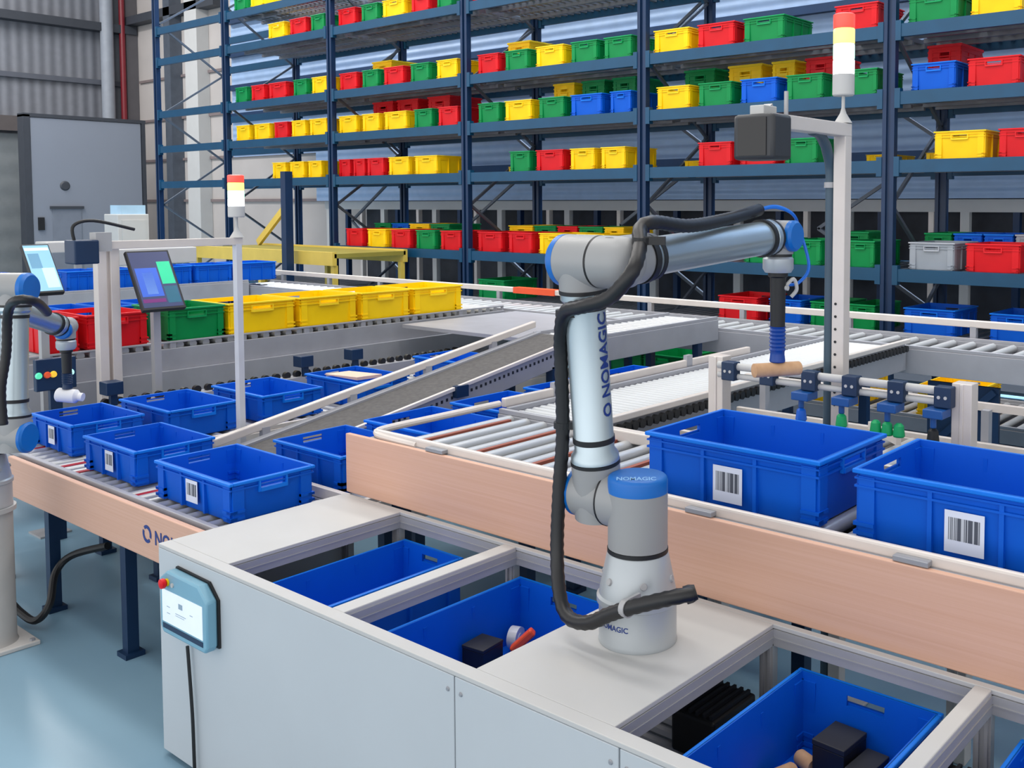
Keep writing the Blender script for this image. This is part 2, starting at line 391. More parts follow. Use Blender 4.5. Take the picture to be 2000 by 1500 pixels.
# dark service rail, girts, down pipe, red pipe
m = MB(); a = at(0, 30, x=XW); b = at(215, 58, x=XW); m.box(XW+0.02, a.y-3, a.z-0.10, XW+0.35, YW-0.05, a.z+0.10); struct('trim_2', m, M_TRIM, smooth=False)
m = MB(); a = at(100, 153, x=XW); m.box(XW+0.02, a.y-5, a.z-0.06, XW+0.12, YW-0.05, a.z+0.06); struct('trim_3', m, mat('girt grey', (84, 88, 98), 0.5), smooth=False)
m = MB(); a = at(240, 50, y=YW); m.box(XW+0.3, YW-0.3, a.z-0.12, XW+4.5, YW-0.02, a.z+0.08); struct('trim_4', m, M_TRIM, smooth=False)
a = at(200, 150, x=XW); m = MB(); m.cyl((XW+0.3, a.y, 0.0), (XW+0.3, a.y, 10.5), 0.15, seg=20)
tag(m.build('down_pipe', mat('pale pipe', (140, 146, 156), 0.5)), 'pale grey down pipe on the corrugated wall above the sliding door', 'pipe')
a = at(230, 150, x=XW); m = MB(); m.cyl((XW+0.3, min(a.y, YW-0.25), 0.0), (XW+0.3, min(a.y, YW-0.25), 10.5), 0.07, seg=16)
tag(m.build('red_pipe', M_REDP), 'thin dark red sprinkler pipe in the corner of the hall', 'pipe')
# pillars and block courses on the back wall
for i, (u, w, mm) in enumerate(((399, 0.55, M_WHITE), (352, 0.30, M_BRACE), (270, 0.15, mat('conduit', (86, 84, 88), 0.5)))):
    a = at(u, 200, y=YW); m = MB(); m.box(a.x-w/2, YW-0.3, 0, a.x+w/2, YW-0.005, 10.8)
    struct('trim_%d' % (5+i), m, mm, smooth=False)
m = MB()
for zz in (1.9, 2.9, 3.9, 4.9): m.box(XW+0.4, YW-0.05, zz-0.03, -14.0, YW-0.004, zz+0.03)
struct('trim_8', m, mat('course grey', (120, 108, 108), 0.6), smooth=False)

m = MB(); m.box(-18, 9.55, 0.0, 6, 10.75, 0.03); struct('trim_11', m, M_DARK, smooth=False)  # added dark sheet, keeps the lit aisle floor from showing bright
# cladding wall of the storage aisle behind the rack
YC = 10.7
m = MB(); m.box(-15.8, YC, 1.87, 6, YC+0.06, 9.5); m.box(-18.6, YC, 2.75, -15.8, YC+0.06, 9.5); struct('wall_aisle', m, M_STEELBLUE, smooth=False)
m = MB()
for zz in (2.35, 2.95, 3.55, 4.1, 4.75, 5.4): m.box(-15.8 if zz < 2.8 else -18.6, YC-0.10, zz-0.05, 6, YC-0.003, zz+0.05)
struct('trim_9', m, M_NAVY, smooth=False)
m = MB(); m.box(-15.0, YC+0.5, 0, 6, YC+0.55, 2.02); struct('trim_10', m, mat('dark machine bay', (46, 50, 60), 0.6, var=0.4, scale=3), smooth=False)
g = thing('aisle_frame', 'white steel frame with a long top beam behind the blue rack', 'frame', (-4, YC+0.2, 0))
m = MB(); m.box(-15.7, YC+0.1, 1.72, 6, YC+0.22, 1.86); m.build('top_beam', M_WHITE, g, smooth=False)
m = MB(); m.box(-15.0, YC+0.1, 0.95, 6, YC+0.22, 1.03); m.build('lower_beam', M_RAIL, g, smooth=False)
px = -15.6; k = 0
while px < 2.5:
    m = MB(); w = (0.05, 0.035, 0.03)[k % 3]; m.box(px-w, YC+0.1, 0, px+w, YC+0.18, 1.72)
    m.build('post', (M_WHITE, M_RAIL, M_RACK)[(k*2) % 3], g, smooth=False); px += (0.55, 0.42, 0.6, 0.38)[k % 4]; k += 1

# ================================================================== PALLET RACK
YF, YB = 8.20, 9.42
UPX = [-16.58, -14.42, -11.72, -9.02, -6.33, -3.63, -0.93]
LEV = [0.62, 1.19, 2.13, 2.715, 3.29, 4.15, 4.66]
rack = thing('pallet_rack', 'tall dark blue storage rack with rows of coloured crates', 'rack', (-9, (YF+YB)/2, 0))
for i, x in enumerate(UPX):
    for y in (YF, YB):
        m = MB(); w = 0.055
        m.box(x-w, y-0.035, 0.01, x-w*0.35, y+0.035, 7); m.box(x+w*0.35, y-0.035, 0.01, x+w, y+0.035, 7); m.box(x-w*0.4, y-0.012, 0.01, x+w*0.4, y+0.035, 7)
        m.box(x-0.09, y-0.08, 0, x+0.09, y+0.08, 0.01)
        m.build('upright', M_RACK, rack, smooth=False)
    m = MB(); zz = 0.3; s = 0                   # zig-zag bracing of the end frames
    while zz < 6.5:
        ya, yb = (YF+0.05, YB-0.05) if s == 0 else (YB-0.05, YF+0.05)
        m.bar((x, ya, zz), (x, yb, zz+0.75), 0.03, 0.03); zz += 0.75; s = 1-s
    m.build('brace', M_BRACE, rack, smooth=False)
for li, z in enumerate(LEV):
    for i in range(len(UPX)-1):
        if li == 0 and i < 1: continue
        if li == 1 and i < 2: continue
        xa, xb = UPX[i]+0.055, UPX[i+1]-0.055
        for y in (YF-0.01, YB+0.01):
            if li == 0 and y < 9: hh = 0.03
            else: hh = 0.055
            m = MB(); m.box(xa, y-0.025, z-hh, xb, y+0.025, z+hh); m.box(xa-0.0, y-0.032, z-hh-0.03, xa+0.05, y+0.032, z+hh+0.03); m.box(xb-0.05, y-0.032, z-hh-0.03, xb, y+0.032, z+hh+0.03)
            m.build('beam', M_BEAM, rack, smooth=False)
        if i == 0: continue
        m = MB(); nn = 24
        for k in range(nn):
            xx = xa + (xb-xa)*(k+0.5)/nn
            m.box(xx-0.022, YF+0.02, z+0.012, xx+0.022, YB-0.02, z+0.052)
        for yy in (YF+0.3, YF+0.6, YF+0.9): m.box(xa, yy-0.02, z-0.03, xb, yy+0.02, z+0.012)
        m.build('deck', M_DECK, rack, smooth=False)
for i in range(1, len(UPX)-1):                  # long diagonals at the back of each bay
    m = MB()
    for (za, zb) in ((0.7, 2.4), (2.4, 4.2)):
        xa, xb = (UPX[i], UPX[i+1])
        m.bar((xb, YB+0.06, za), ((xa+xb)/2, YB+0.06, (za+zb)/2), 0.03, 0.035); m.bar(((xa+xb)/2, YB+0.06, (za+zb)/2), (xb, YB+0.06, zb), 0.03, 0.035)
    m.build('brace', M_BRACE, rack, smooth=False)

# crates on the rack: level, bay, colour, left and right edge as surveyed, row (0 front, 1 behind), height factor
RK = {
 6: [(1, [('green',462,489),('yellow',494,524)])],
 5: [(1, [('yellow',527,566),('red',569,608),('green',610,642)]),
     (2, [('red',663,704),('green',708,747),('yellow',749,802),('red',805,847),('green',855,890)]),
     (3, [('red',922,952)])],
 4: [(1, [('green',461,489),('red',492,523),('red',526,570),('green',574,606),('yellow',610,645)]),
     (2, [('red',664,705),('green',708,746),('red',750,797),('green',802,846),('yellow',853,902)]),
     (3, [('red',933,982),('green',986,1040),('yellow',1046,1111),('green',1114,1176),('green',1178,1244)]),
     (4, [('yellow',1275,1358),('red',1360,1447),('green',1449,1545),('red',1626,1728)]),
     (5, [('green',1768,1886),('yellow',1889,2010)])],
 3: [(1, [('yellow',461,493),('yellow',496,533),('red',535,567),('yellow',569,602),('yellow',604,645)]),
     (2, [('yellow',661,704),('yellow',707,747),('yellow',750,803),('green',808,851),('red',855,902)]),
     (3, [('green',933,983),('yellow',985,1048),('green',1051,1111),('blue',1113,1188),('blue',1190,1240)]),
     (4, [('yellow',1281,1359),('green',1362,1441),('blue',1444,1530),('green',1533,1620),('green',1655,1722)]),
     (5, [('blue',1776,1881),('red',1885,2010)])],
 2: [(1, [('yellow',530,562),('yellow',564,598),('yellow',600,632)]),
     (2, [('red',660,686),('red',688,713),('red',715,755),('yellow',757,806),('yellow',808,862)]),
     (3, [('green',994,1042),('red',1045,1110),('yellow',1112,1170),('yellow',1172,1230)]),
     (4, [('red',1362,1441),('red',1444,1528),('green',1531,1608)]),
     (5, [('yellow',1822,1945),('red',1948,2070)])],
 1: [(2, [('red',672,712),('yellow',714,758),('red',760,806),('green',809,855),('red',857,906)]),
     (3, [('red',930,988),('red',990,1047),('yellow',1050,1120),('yellow',1125,1190)]),
     (4, [('green',1452,1536),('green',1540,1618),('green',1652,1722)]),
     (5, [('grey',1776,1886),('red',1888,2020)])],
 0: [(3, [('green',930,1042)]),
     (4, [('red',1403,1500),('blue',1503,1580),('green',1584,1655),('green',1660,1722)]),
     (5, [('blue',1768,1894),('blue',1938,2060)])],
}
RK2 = {
 4: [(2, [('yellow',668,712)]), (3, [('yellow',930,980)])],
 3: [(2, [('red',720,770),('red',775,830),('red',835,890)]), (3, [('yellow',1080,1130),('green',1135,1190),('green',1195,1250)]), (4, [('green',1300,1370),('yellow',1420,1500),('yellow',1505,1560),('red',1570,1640)]), (5, [('red',1790,1870)])],
 2: [(3, [('yellow',925,968),('yellow',972,1010)]), (4, [('yellow',1325,1385),('yellow',1690,1750)]), (5, [('yellow',1770,1830)])],
 1: [(2, [('green',700,738),('blue',741,780),('yellow',783,830),('green',834,880)]), (3, [('yellow',945,1000),('green',1004,1055),('red',1058,1105),('green',1108,1165),('yellow',1168,1215)]), (4, [('red',1290,1355),('red',1358,1420),('green',1640,1710)]), (5, [('green',1752,1800),('blue',1804,1850),('blue',1854,1905),('grey',1908,1965)])],
}
LEVN = ['lowest', 'second', 'third', 'fourth', 'fifth', 'sixth', 'seventh']
def rack_crates(tab, row):
    for li, bays in tab.items():
        for bay, items in bays:
            prev = -99
            for k, (c, u0, u1) in enumerate(items):
                yf = YF+0.03 + (0.587 if row else 0)
                x0 = at(u0, 300, y=yf).x; x1 = at(u1, 300, y=yf).x
                w = max(0.26, min(0.46, (x1-x0)*0.84)); h = 0.235
                x0 = max(x0, UPX[bay]+0.07); x0 = min(x0, UPX[bay+1]-0.07-w); x0 = max(x0, prev); prev = x0+w+0.012
                if row: h = {1: 0.30, 2: 0.09, 3: 0.47, 4: 0.46}[li]
                key = ('rack', c)
                place = ('%s crate, %s from left on the %s shelf of rack bay %s from left' if not row else '%s crate behind the front row, %s there, %s shelf, rack bay %s from left') % (c, ORD[k], LEVN[li], ORD[bay])
                crate(key, lambda c=c: crate_proto(c, 0.55, 0.36, 0.235, None, 'y'), (x0+w/2, yf+0.29, LEV[li]+0.053), place, 'crates on the blue rack', scale=(w/0.382, 1.0, h/0.235))
rack_crates(RK, 0); rack_crates(RK2, 1)

# blue column and yellow platform at the open end of the rack
a = at(559, 335, y=6.85); m = MB(); w = 0.05; m.box(a.x-w, 6.8, 0.01, a.x+w, 6.9, a.z); m.box(a.x-0.09, 6.76, 0, a.x+0.09, 6.94, 0.01)
tag(m.build('steel_column', M_RACK, smooth=False), 'free standing navy column in front of the yellow platform', 'column')
pl = thing('access_platform', 'yellow steel platform at the open left end of the rack', 'platform', (-12.9, 7.6, 0))
xa = at(380, 490, y=7.0).x; xb = at(653, 480, y=7.0).x
m = MB(); m.box(xa, 7.0, 1.17, xb, 8.05, 1.22); m.build('deck', mat('olive grating', (150, 140, 60), 0.6), pl, smooth=False)
for yy in (7.0, 8.05):
    m = MB(); m.box(xa, yy-0.03, 1.08, xb, yy+0.03, 1.24); m.build('edge_beam', M_YSTEEL, pl, smooth=False)
for xx in (xa+0.05, (xa+xb)/2, xb-0.05):
    for yy in (7.03, 8.02):
        m = MB(); m.box(xx-0.03, yy-0.03, 0, xx+0.03, yy+0.03, 1.08); m.build('leg', M_YSTEEL, pl, smooth=False)
m = MB(); q0 = at(505, 474, y=7.9); q1 = at(560, 402, y=7.9)
m.bar(q0, q1, 0.05, 0.09); m.build('stair_stringer', M_YSTEEL, pl, smooth=False)

# white service cabinets far left
a = at(232, 500, x=-13.5); b = at(305, 418, x=-13.5)
t = thing('electric_cabinet', 'white electrical cabinet with a pale blue top box in front of the sliding door', 'cabinet', (-13.7, (a.y+b.y)/2, 0))
m = MB(); m.box(-13.9, a.y, 0, -13.5, b.y-0.1, b.z); m.build('housing', M_WHITE, t, bevel=0.01, smooth=False)
m = MB(); m.box(-13.85, b.y-0.45, b.z, -13.55, b.y-0.12, b.z+0.12); m.build('top_box', mat('pale blue sheet', (170, 205, 230), 0.5), t, smooth=False)
m = MB(); m.box(-13.5, a.y+0.05, 0.3, -13.485, b.y-0.15, b.z-0.08); m.build('door', M_WHITE, t, smooth=False)
a = at(330, 515, x=-11.2); b = at(384, 482, x=-11.2)
t = thing('control_box', 'white control box on legs behind the dark tilted monitor', 'cabinet', (-11.3, (a.y+b.y)/2, 0))
m = MB(); m.box(-11.5, a.y-0.6, a.z, -11.2, b.y, b.z); m.build('housing', M_WHITE, t, bevel=0.01, smooth=False)
for yy in (a.y-0.55, b.y-0.05):
    m = MB(); m.box(-11.4, yy-0.03, 0, -11.34, yy+0.03, a.z); m.build('leg', M_ALU, t, smooth=False)
a = at(92, 495, x=-11.2); b = at(135, 472, x=-11.2)
t = thing('control_box', 'white control box on legs behind the light blue tilted monitor', 'cabinet', (-11.3, (a.y+b.y)/2, 0))
m = MB(); m.box(-11.5, a.y, a.z, -11.2, b.y+0.2, b.z); m.build('housing', M_WHITE, t, bevel=0.01, smooth=False)
for yy in (a.y+0.05, b.y+0.15):
    m = MB(); m.box(-11.4, yy-0.03, 0, -11.34, yy+0.03, a.z); m.build('leg', M_ALU, t, smooth=False)

# ================================================================== BACKGROUND CONVEYORS
rc = conveyor('roller_conveyor', 'long rear roller conveyor running in front of the rack with a pale guard rail', 'x', -10.6, 1.6, 5.95, 6.55, 0.90, pitch=0.13, fh=0.16, legs=(-9.5, -7.5, -5.2, -1.5, 0.5))
m = MB(); m.box(-10.6, 6.56, 0.985, 1.6, 6.62, 1.03); m.build('guard_rail', M_RAIL, rc, bevel=0.004, smooth=False)
for xx in [-10.4+0.9*i for i in range(13)]:
    m = MB(); m.box(xx-0.02, 6.56, 0.78, xx+0.02, 6.6, 0.99); m.build('rail_bracket', M_SIDE, rc, smooth=False)
a = at(1002, 583, y=6.55); b = at(1082, 588, y=6.55)
m = MB(); m.box(a.x, 6.55, 0.98, b.x, 6.63, 1.035); o = m.build('rail_cover', M_ORANGE, rc, smooth=False); o['label'] = 'orange cover on the guard rail'
for k in range(6):
    xx = -2.38+k*0.62
    m = MB(); m.box(xx, 6.0, 0.22, xx+0.44, 6.03, 0.70); m.bar((xx-0.02, 5.985, 0.25), (xx+0.42, 5.985, 0.68), 0.03, 0.04); m.build('under_panel', M_NAVY, rc, smooth=False)
m = MB(); m.box(-5.95, 4.75, 0.88, -4.40, 5.945, 0.905); m.build('transfer_plate', M_SIDE, rc, smooth=False)
fc = conveyor('roller_conveyor', 'far left roller conveyor carrying a row of blue crates', 'y', 2.6, 5.93, -10.75, -10.05, 0.96, pitch=0.12, fh=0.16, legs=(3.2, 5.0))
for k, (u0, u1) in enumerate(((-40, 50), (140, 196), (222, 262), (330, 378), (386, 462), (466, 548))):
    ya = at(u0, 535, x=-10.05).y; yb = at(u1, 535, x=-10.05).y; L = max(0.3, min(0.62, yb-ya-0.02))
    crate('far', lambda: crate_proto('blue', 0.60, 0.40, 0.20, None, 'y'), (-10.32, (ya+yb)/2, 0.962), 'blue crate, %s from left on the far left conveyor behind the monitors' % ORD[k], 'blue crates on the far left conveyor', scale=(1, L/0.622, 1))
yc = conveyor('roller_conveyor', 'roller conveyor carrying the row of yellow, green and red crates', 'y', 2.1, 5.9, -6.66, -6.04, 0.945, pitch=0.085, fh=0.17, legs=(2.7, 4.2, 5.6), gap=0.032, lip=0.008)
m = MB(); m.box(-6.05, 2.1, 0.30, -6.0, 5.9, 0.776); m.build('lower_pan', M_SIDE, yc, smooth=False)
YCX = -6.05
def yrow(k, c, u0, u1, label):
    ya = at(u0, 640, x=YCX).y; yb = at(u1, 640, x=YCX).y
    crate(('yr', c), lambda c=c: crate_proto(c, 0.46, 0.44, 0.205, None, 'x'), (YCX-0.26, (ya+yb)/2, 0.948), label, 'crates on the middle conveyor', scale=(1.0, (yb-ya-0.012)/0.462, 1))
yrow(0, 'red', 170, 296, 'red crate right of the dark gripper on the middle conveyor')
yrow(0, 'red', 86, 160, 'red crate behind the gripper of the left robot, at row end')
yrow(0, 'green', 330, 446, 'green crate under the dark tilted monitor, left of the yellow row')
for k, (u0, u1) in enumerate(((448, 583), (588, 704), (709, 806), (811, 909))):
    yrow(k, 'yellow', u0, u1, 'yellow crate, %s from left in the row of four on the middle conveyor' % ORD[k])

bl = conveyor('roller_conveyor', 'roller conveyor with blue crates just behind the red crates', 'y', 2.3, 5.9, -7.56, -6.95, 0.90, pitch=0.12, fh=0.14, legs=(2.6, 5.0))
for k, (u0, u1) in enumerate(((60, 128), (132, 200), (204, 272), (276, 340))):
    ya = at(u0, 597, x=-6.98).y; yb = at(u1, 597, x=-6.98).y
    crate('bl', lambda: crate_proto('blue', 0.42, 0.40, 0.20, None, 'x'), (-7.23, (ya+yb)/2, 0.903), 'blue crate, %s from left, peeking out behind the red and green crates' % ORD[k], 'blue crates behind the red crates', scale=(1, (yb-ya-0.015)/0.422, 1))

# lane with blue crates next to the yellow row
l5 = conveyor('roller_conveyor', 'low roller lane between the left bench and the row of yellow crates', 'y', 2.32, 5.2, -5.42, -4.62, 0.64, pitch=0.075, fh=0.12, legs=(2.6, 4.4), side=M_RAIL)
m = MB(); m.box(-5.56, 2.32, 0.66, -5.46, 5.2, 0.72); m.build('wheel_track', M_SIDE, l5, smooth=False)
wm = MB(); wm.lathe([(0.022, 0), (0.022, 0.03)], (-5.53, 2.4, 0.735), (1,0,0), 12); w0 = wm.build('guide_wheel', M_BLACK, l5)
for i in range(1, 38): part_copy(w0, (0, 0.073*i, 0))
for q, lab in (((-5.01, 2.545), 'left of the thin white signal pole'), ((-5.0, 3.045), 'right of the thin white signal pole'), ((-4.94, 3.60), 'with the cardboard lid, beside the sensor post'), ((-4.98, 4.45), 'farthest along the low lane')):
    crate('c5', lambda: crate_proto('blue', 0.50, 0.35, 0.15, None, 'x'), (q[0], q[1], 0.642), 'blue crate %s on the low lane' % lab, 'blue crates on the low lane')
m = MB(); m.hexa([(-5.12,3.50,0.782),(-4.80,3.50,0.782),(-4.78,3.66,0.782),(-5.1,3.66,0.782)], [(-5.12,3.50,0.786),(-4.80,3.50,0.800),(-4.78,3.66,0.800),(-5.1,3.66,0.786)])
tag(m.build('cardboard_sheet', mat('pale cardboard', (232, 196, 174), 0.8), smooth=False), 'flat piece of pale cardboard lying in the blue crate', 'cardboard')
for u, v, lab in ((592, 700, 'near the cardboard lid crate'), (218, 772, 'beside the gripper of the left robot'), (690, 690, 'farther along, under the yellow row')):
    b = at(u, v+25, x=-5.50); m = MB(); m.box(-5.49, b.y-0.02, 0.7205, -5.465, b.y+0.02, 0.80); m.box(-5.54, b.y-0.045, 0.78, -5.45, b.y+0.045, 0.85)
    tag(m.build('sensor_post', M_NAVY, bevel=0.004, smooth=False), 'small dark blue sensor post %s' % lab, 'sensor', 'sensor posts on the low lane')

# ---- inclined belt
z0i, y0i, sl = 0.72, 2.36, math.tan(math.radians(9.4))
def zi(y): return z0i + (y-y0i)*sl
inc = thing('belt_conveyor', 'inclined grey belt conveyor climbing between pale side rails', 'conveyor', (-4.1, 3.4, 0))
y1i = 4.46
def sloped(x0, x1, ya, yb, d0, d1):
    m = MB(); m.hexa([(x0,ya,zi(ya)+d0),(x1,ya,zi(ya)+d0),(x1,yb,zi(yb)+d0),(x0,yb,zi(yb)+d0)], [(x0,ya,zi(ya)+d1),(x1,ya,zi(ya)+d1),(x1,yb,zi(yb)+d1),(x0,yb,zi(yb)+d1)]); return m
sloped(-4.24, -3.93, y0i+0.05, y1i, -0.08, -0.065).build('belt', M_BELT, inc, smooth=False)
for xa, xb in ((-4.285, -4.24), (-3.93, -3.885)):
    sloped(xa, xb, y0i+0.02, y1i, -0.17, -0.052).build('side_frame', M_SIDE, inc, bevel=0.003, smooth=False)
sloped(-4.32, -4.285, y0i-0.02, y1i, -0.03, 0.01).build('guard_rail', M_RAIL, inc, bevel=0.006, smooth=False)
sloped(-3.885, -3.865, y0i+0.3, y1i, -0.055, -0.035).build('guard_rail', M_RAIL, inc, bevel=0.003, smooth=False)
for yy in (2.6, 3.1, 3.6, 4.1):
    m = MB(); m.box(-4.31, yy-0.02, zi(yy)-0.1, -4.28, yy+0.02, zi(yy)-0.02); m.build('rail_bracket', M_SIDE, inc, smooth=False)
for yy in (3.0, 4.2):
    for xx in (-4.26, -3.91):
        m = MB(); m.box(xx-0.025, yy-0.025, 0, xx+0.025, yy+0.025, zi(yy)-0.16); m.build('leg', M_NAVY, inc, smooth=False)
m = MB(); m.box(-3.885, 3.42, zi(3.42)-0.09, -3.85, 3.5, zi(3.42)-0.03); m.build('sensor', M_NAVY, inc, smooth=False)
m = MB()
for k in range(40):
    yy = 3.0 + k*0.034; m.box(-3.885, yy, zi(yy)-0.098, -3.8835, yy+0.014, zi(yy)-0.082)
m.build('slotted_edge', M_DARK, inc, smooth=False)
m = MB(); m.cyl((-4.24, y0i+0.06, zi(y0i)-0.11), (-3.93, y0i+0.06, zi(y0i)-0.11), 0.035); m.build('end_roller', M_DARK, inc)
fd = conveyor('roller_conveyor', 'short roller conveyor taking over from the top of the inclined belt', 'y', 4.50, 5.93, -4.36, -3.90, 0.985, pitch=0.07, fh=0.15, legs=(4.7, 5.7))

# lane of blue crates right of the incline
l6 = conveyor('roller_conveyor', 'low roller lane under the edge of the main conveyor, right of the belt', 'y', 2.34, 4.9, -3.848, -3.16, 0.64, pitch=0.075, fh=0.12, legs=(2.6, 4.5), side=M_RAIL)
crate('c4', lambda: crate_proto('blue', 0.50, 0.37, 0.155, None, 'x'), (-3.572, 2.53, 0.642), 'blue crate tucked behind the end of the beech panel', None, scale=(0.93, 0.95, 1.0))
for k, (xc, yy) in enumerate(((-3.46, 2.93), (-3.46, 3.44), (-3.46, 3.95), (-3.46, 4.5))):
    crate('c6', lambda: crate_proto('blue', 0.52, 0.40, 0.19, None, 'x'), (xc, yy, 0.642), 'blue crate, %s beyond the panel on the lane right of the belt' % ORD[k], 'blue crates right of the belt', scale=(0.9, 0.95, 1))

# ================================================================== LEFT BENCH CONVEYOR
lb = conveyor('roller_conveyor', 'left bench conveyor with a beech front panel carrying three blue crates', 'x', -5.62, -3.20, 1.78, 2.30, 0.645, pitch=0.075, r=0.021, fh=0.12, legs=(-5.28, -4.70, -3.98), leg_w=0.045)
p_a = at(20, 890, y=1.755); p_b = at(22, 966, y=1.755)
m = MB(); m.box(p_a.x, 1.745, p_b.z, -3.185, 1.77, p_a.z); o = m.build('front_panel', M_WOOD, lb, bevel=0.004, smooth=False); o['label'] = 'beech laminate front panel'
for xx in (-5.45, -5.30, -5.15, -4.70, -4.55, -4.0):
    m = MB(); m.box(xx, 1.82, 0.622, xx+0.03, 2.26, 0.640); o = m.build('drive_belt', mat('red drive belt', (170, 30, 36), 0.5), lb, smooth=False); o['label'] = 'red drive belt'
m = MB(); m.box(-5.55, 2.27, 0.645, -3.2, 2.295, 0.685); m.build('guard_rail', M_RAIL, lb, smooth=False)
# printed mark on the beech panel: ring and letters
q = at(287, 1043, y=1.744); r = 0.034
m = MB(); n = 32
for i in range(n):
    if i in (12, 13, 28, 29): continue
    a0, a1 = 2*PI*i/n, 2*PI*(i+1)/n; P = lambda a, rr: (q.x+rr*math.cos(a), 1.7442, q.z+rr*math.sin(a))
    m.hexa([P(a0, r*0.62), P(a1, r*0.62), P(a1, r), P(a0, r)], [tuple(Vector(P(*w))+Vector((0,-0.0006,0))) for w in ((a0, r*0.62), (a1, r*0.62), (a1, r), (a0, r))])
m.build('printed_mark', M_INK, lb, smooth=False)
text_mesh('NOMAGIC', 0.075, lambda x, y: (q.x+0.058+x, 1.7436, q.z-0.027+y), 'printed_mark', M_INK, lb)
for key, x0, x1, y0, y1, lab in (('L3', -3.87, -3.31, 1.86, 2.215, 'nearest the white bench'), ('L2', -4.53, -4.055, 1.87, 2.22, 'in the middle of three'), ('L1', -5.22, -4.77, 1.92, 2.258, 'under the left robot gripper')):
    crate('L3', lambda: crate_proto('blue', 0.54, 0.335, 0.15, (0.085, 0.085, 0.075), 'x'), ((x0+x1)/2, (y0+y1)/2, 0.647), 'blue crate with a barcode label on the left conveyor, %s' % lab, 'crates on the left conveyor', scale=((x1-x0)/0.562, (y1-y0)/0.357, 1))

# ================================================================== PICKING BENCH (white cabinet)
ZT = 0.705; X0, X1, YA, YBk = -3.167, 0.10, 1.53, 2.25
cb = thing('picking_bench', 'long white picking bench with rectangular openings for crates', 'bench', (-1.6, 1.9, 0))
OPEN = [(-2.815, -2.285), (-2.232, -1.712), (-1.288, -0.760), (-0.721, -0.20)]
YO0, YO1 = 1.572, 2.226
th = 0.012
m = MB(); m.box(X0, YA, ZT-th, X1, YO0, ZT); m.box(X0, YO1, ZT-th, X1, YBk, ZT); m.box(X0, YO0, ZT-th, OPEN[0][0], YO1, ZT); m.box(OPEN[1][1], YO0, ZT-th, OPEN[2][0], YO1, ZT); m.box(OPEN[3][1], YO0, ZT-th, X1, YO1, ZT)
m.build('top_plate', M_WHITE, cb, bevel=0.002, smooth=False)
for xa, xb in ((OPEN[0][1], OPEN[1][0]), (OPEN[2][1], OPEN[3][0])):
    m = MB(); m.box(xa, YO0, ZT-0.045, xb, YO1, ZT-0.0005); m.build('crossbar', M_WHITE, cb, bevel=0.003, smooth=False)
for i, (xa, xb) in enumerate(OPEN):              # aluminium profile round each opening
    m = MB(); d = 0.045
    m.box(xa-0.03, YO0-0.02, ZT-th-d, xa+0.002, YO1+0.02, ZT-th-0.001); m.box(xb-0.002, YO0-0.02, ZT-th-d, xb+0.03, YO1+0.02, ZT-th-0.001) if i in (1, 3) else None
    m.box(xa, YO1-0.002, ZT-th-d, xb, YO1+0.02, ZT-th-0.001); m.box(xa, YO0-0.02, ZT-th-d, xb, YO0+0.002, ZT-th-0.001)
    for zz in (ZT-th-0.024,): m.box(xa-0.03, YO0, zz, xa+0.004, YO1, zz+0.003); m.box(xa, YO1-0.004, zz, xb, YO1+0.01, zz+0.003)
    m.build('opening_frame', M_ALU, cb, smooth=False)
for xx in (X0+0.03, OPEN[0][0]-0.02, -2.258, OPEN[1][1]+0.02, OPEN[2][0]-0.018, -0.740, -0.18, X1-0.04):
    m = MB(); m.box(xx-0.02, YO1-0.005, 0.0, xx+0.02, YO1+0.02, ZT-th-0.04); m.box(xx-0.014, YO1-0.01, 0.0, xx-0.006, YO1-0.004, ZT-th-0.05); m.box(xx+0.006, YO1-0.01, 0.0, xx+0.014, YO1-0.004, ZT-th-0.05)
    m.build('post', M_ALU, cb, smooth=False)
for xa, xb in ((X0, -1.745), (-1.741, -1.245), (-1.241, X1)):
    m = MB(); m.box(xa, YA, 0.02, xb, YA+0.018, ZT-th-0.001); m.build('front_panel', M_PANEL, cb, bevel=0.002, smooth=False)
m = MB(); m.box(X0, YA+0.018, 0.02, X0+0.015, YBk, ZT-th-0.001); m.build('side_panel', M_PANEL, cb, smooth=False)
for (xx, zz) in ((-1.765, 0.655), (-1.72, 0.655), (-1.265, 0.655), (-1.222, 0.655), (-1.765, 0.3), (-1.72, 0.3)):
    m = MB(); m.lathe([(0.006, 0), (0.004, 0.003)], (xx, YA-0.0005, zz), (0,-1,0), 10); m.build('screw', M_ALUD, cb)
m = MB()
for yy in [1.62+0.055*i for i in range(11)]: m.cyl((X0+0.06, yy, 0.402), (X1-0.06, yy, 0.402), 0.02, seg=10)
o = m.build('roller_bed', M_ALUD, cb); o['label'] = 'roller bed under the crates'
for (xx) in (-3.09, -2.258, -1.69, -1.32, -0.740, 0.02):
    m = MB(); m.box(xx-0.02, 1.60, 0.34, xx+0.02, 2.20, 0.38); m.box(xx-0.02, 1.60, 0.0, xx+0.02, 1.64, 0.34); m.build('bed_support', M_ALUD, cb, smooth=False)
# black drive boxes that show under the opening right of the robot
for xx, lab in ((-1.36, 'inside the bench, right of the robot'), (-0.74, 'inside the bench, under the right crossbar')):
    t = thing('drive_unit', 'black finned drive unit %s' % lab, 'motor', (xx, 2.1, 0.4225))
    m = MB(); m.box(xx-0.08, 1.98, 0.4225, xx+0.05, 2.18, 0.53); m.build('housing', M_BLACK, t, bevel=0.008, smooth=False)
    m = MB()
    for k in range(6): m.box(xx-0.075+k*0.021, 1.99, 0.53, xx-0.067+k*0.021, 2.17, 0.54)
    m.build('cooling_fin', M_DARK, t, smooth=False)

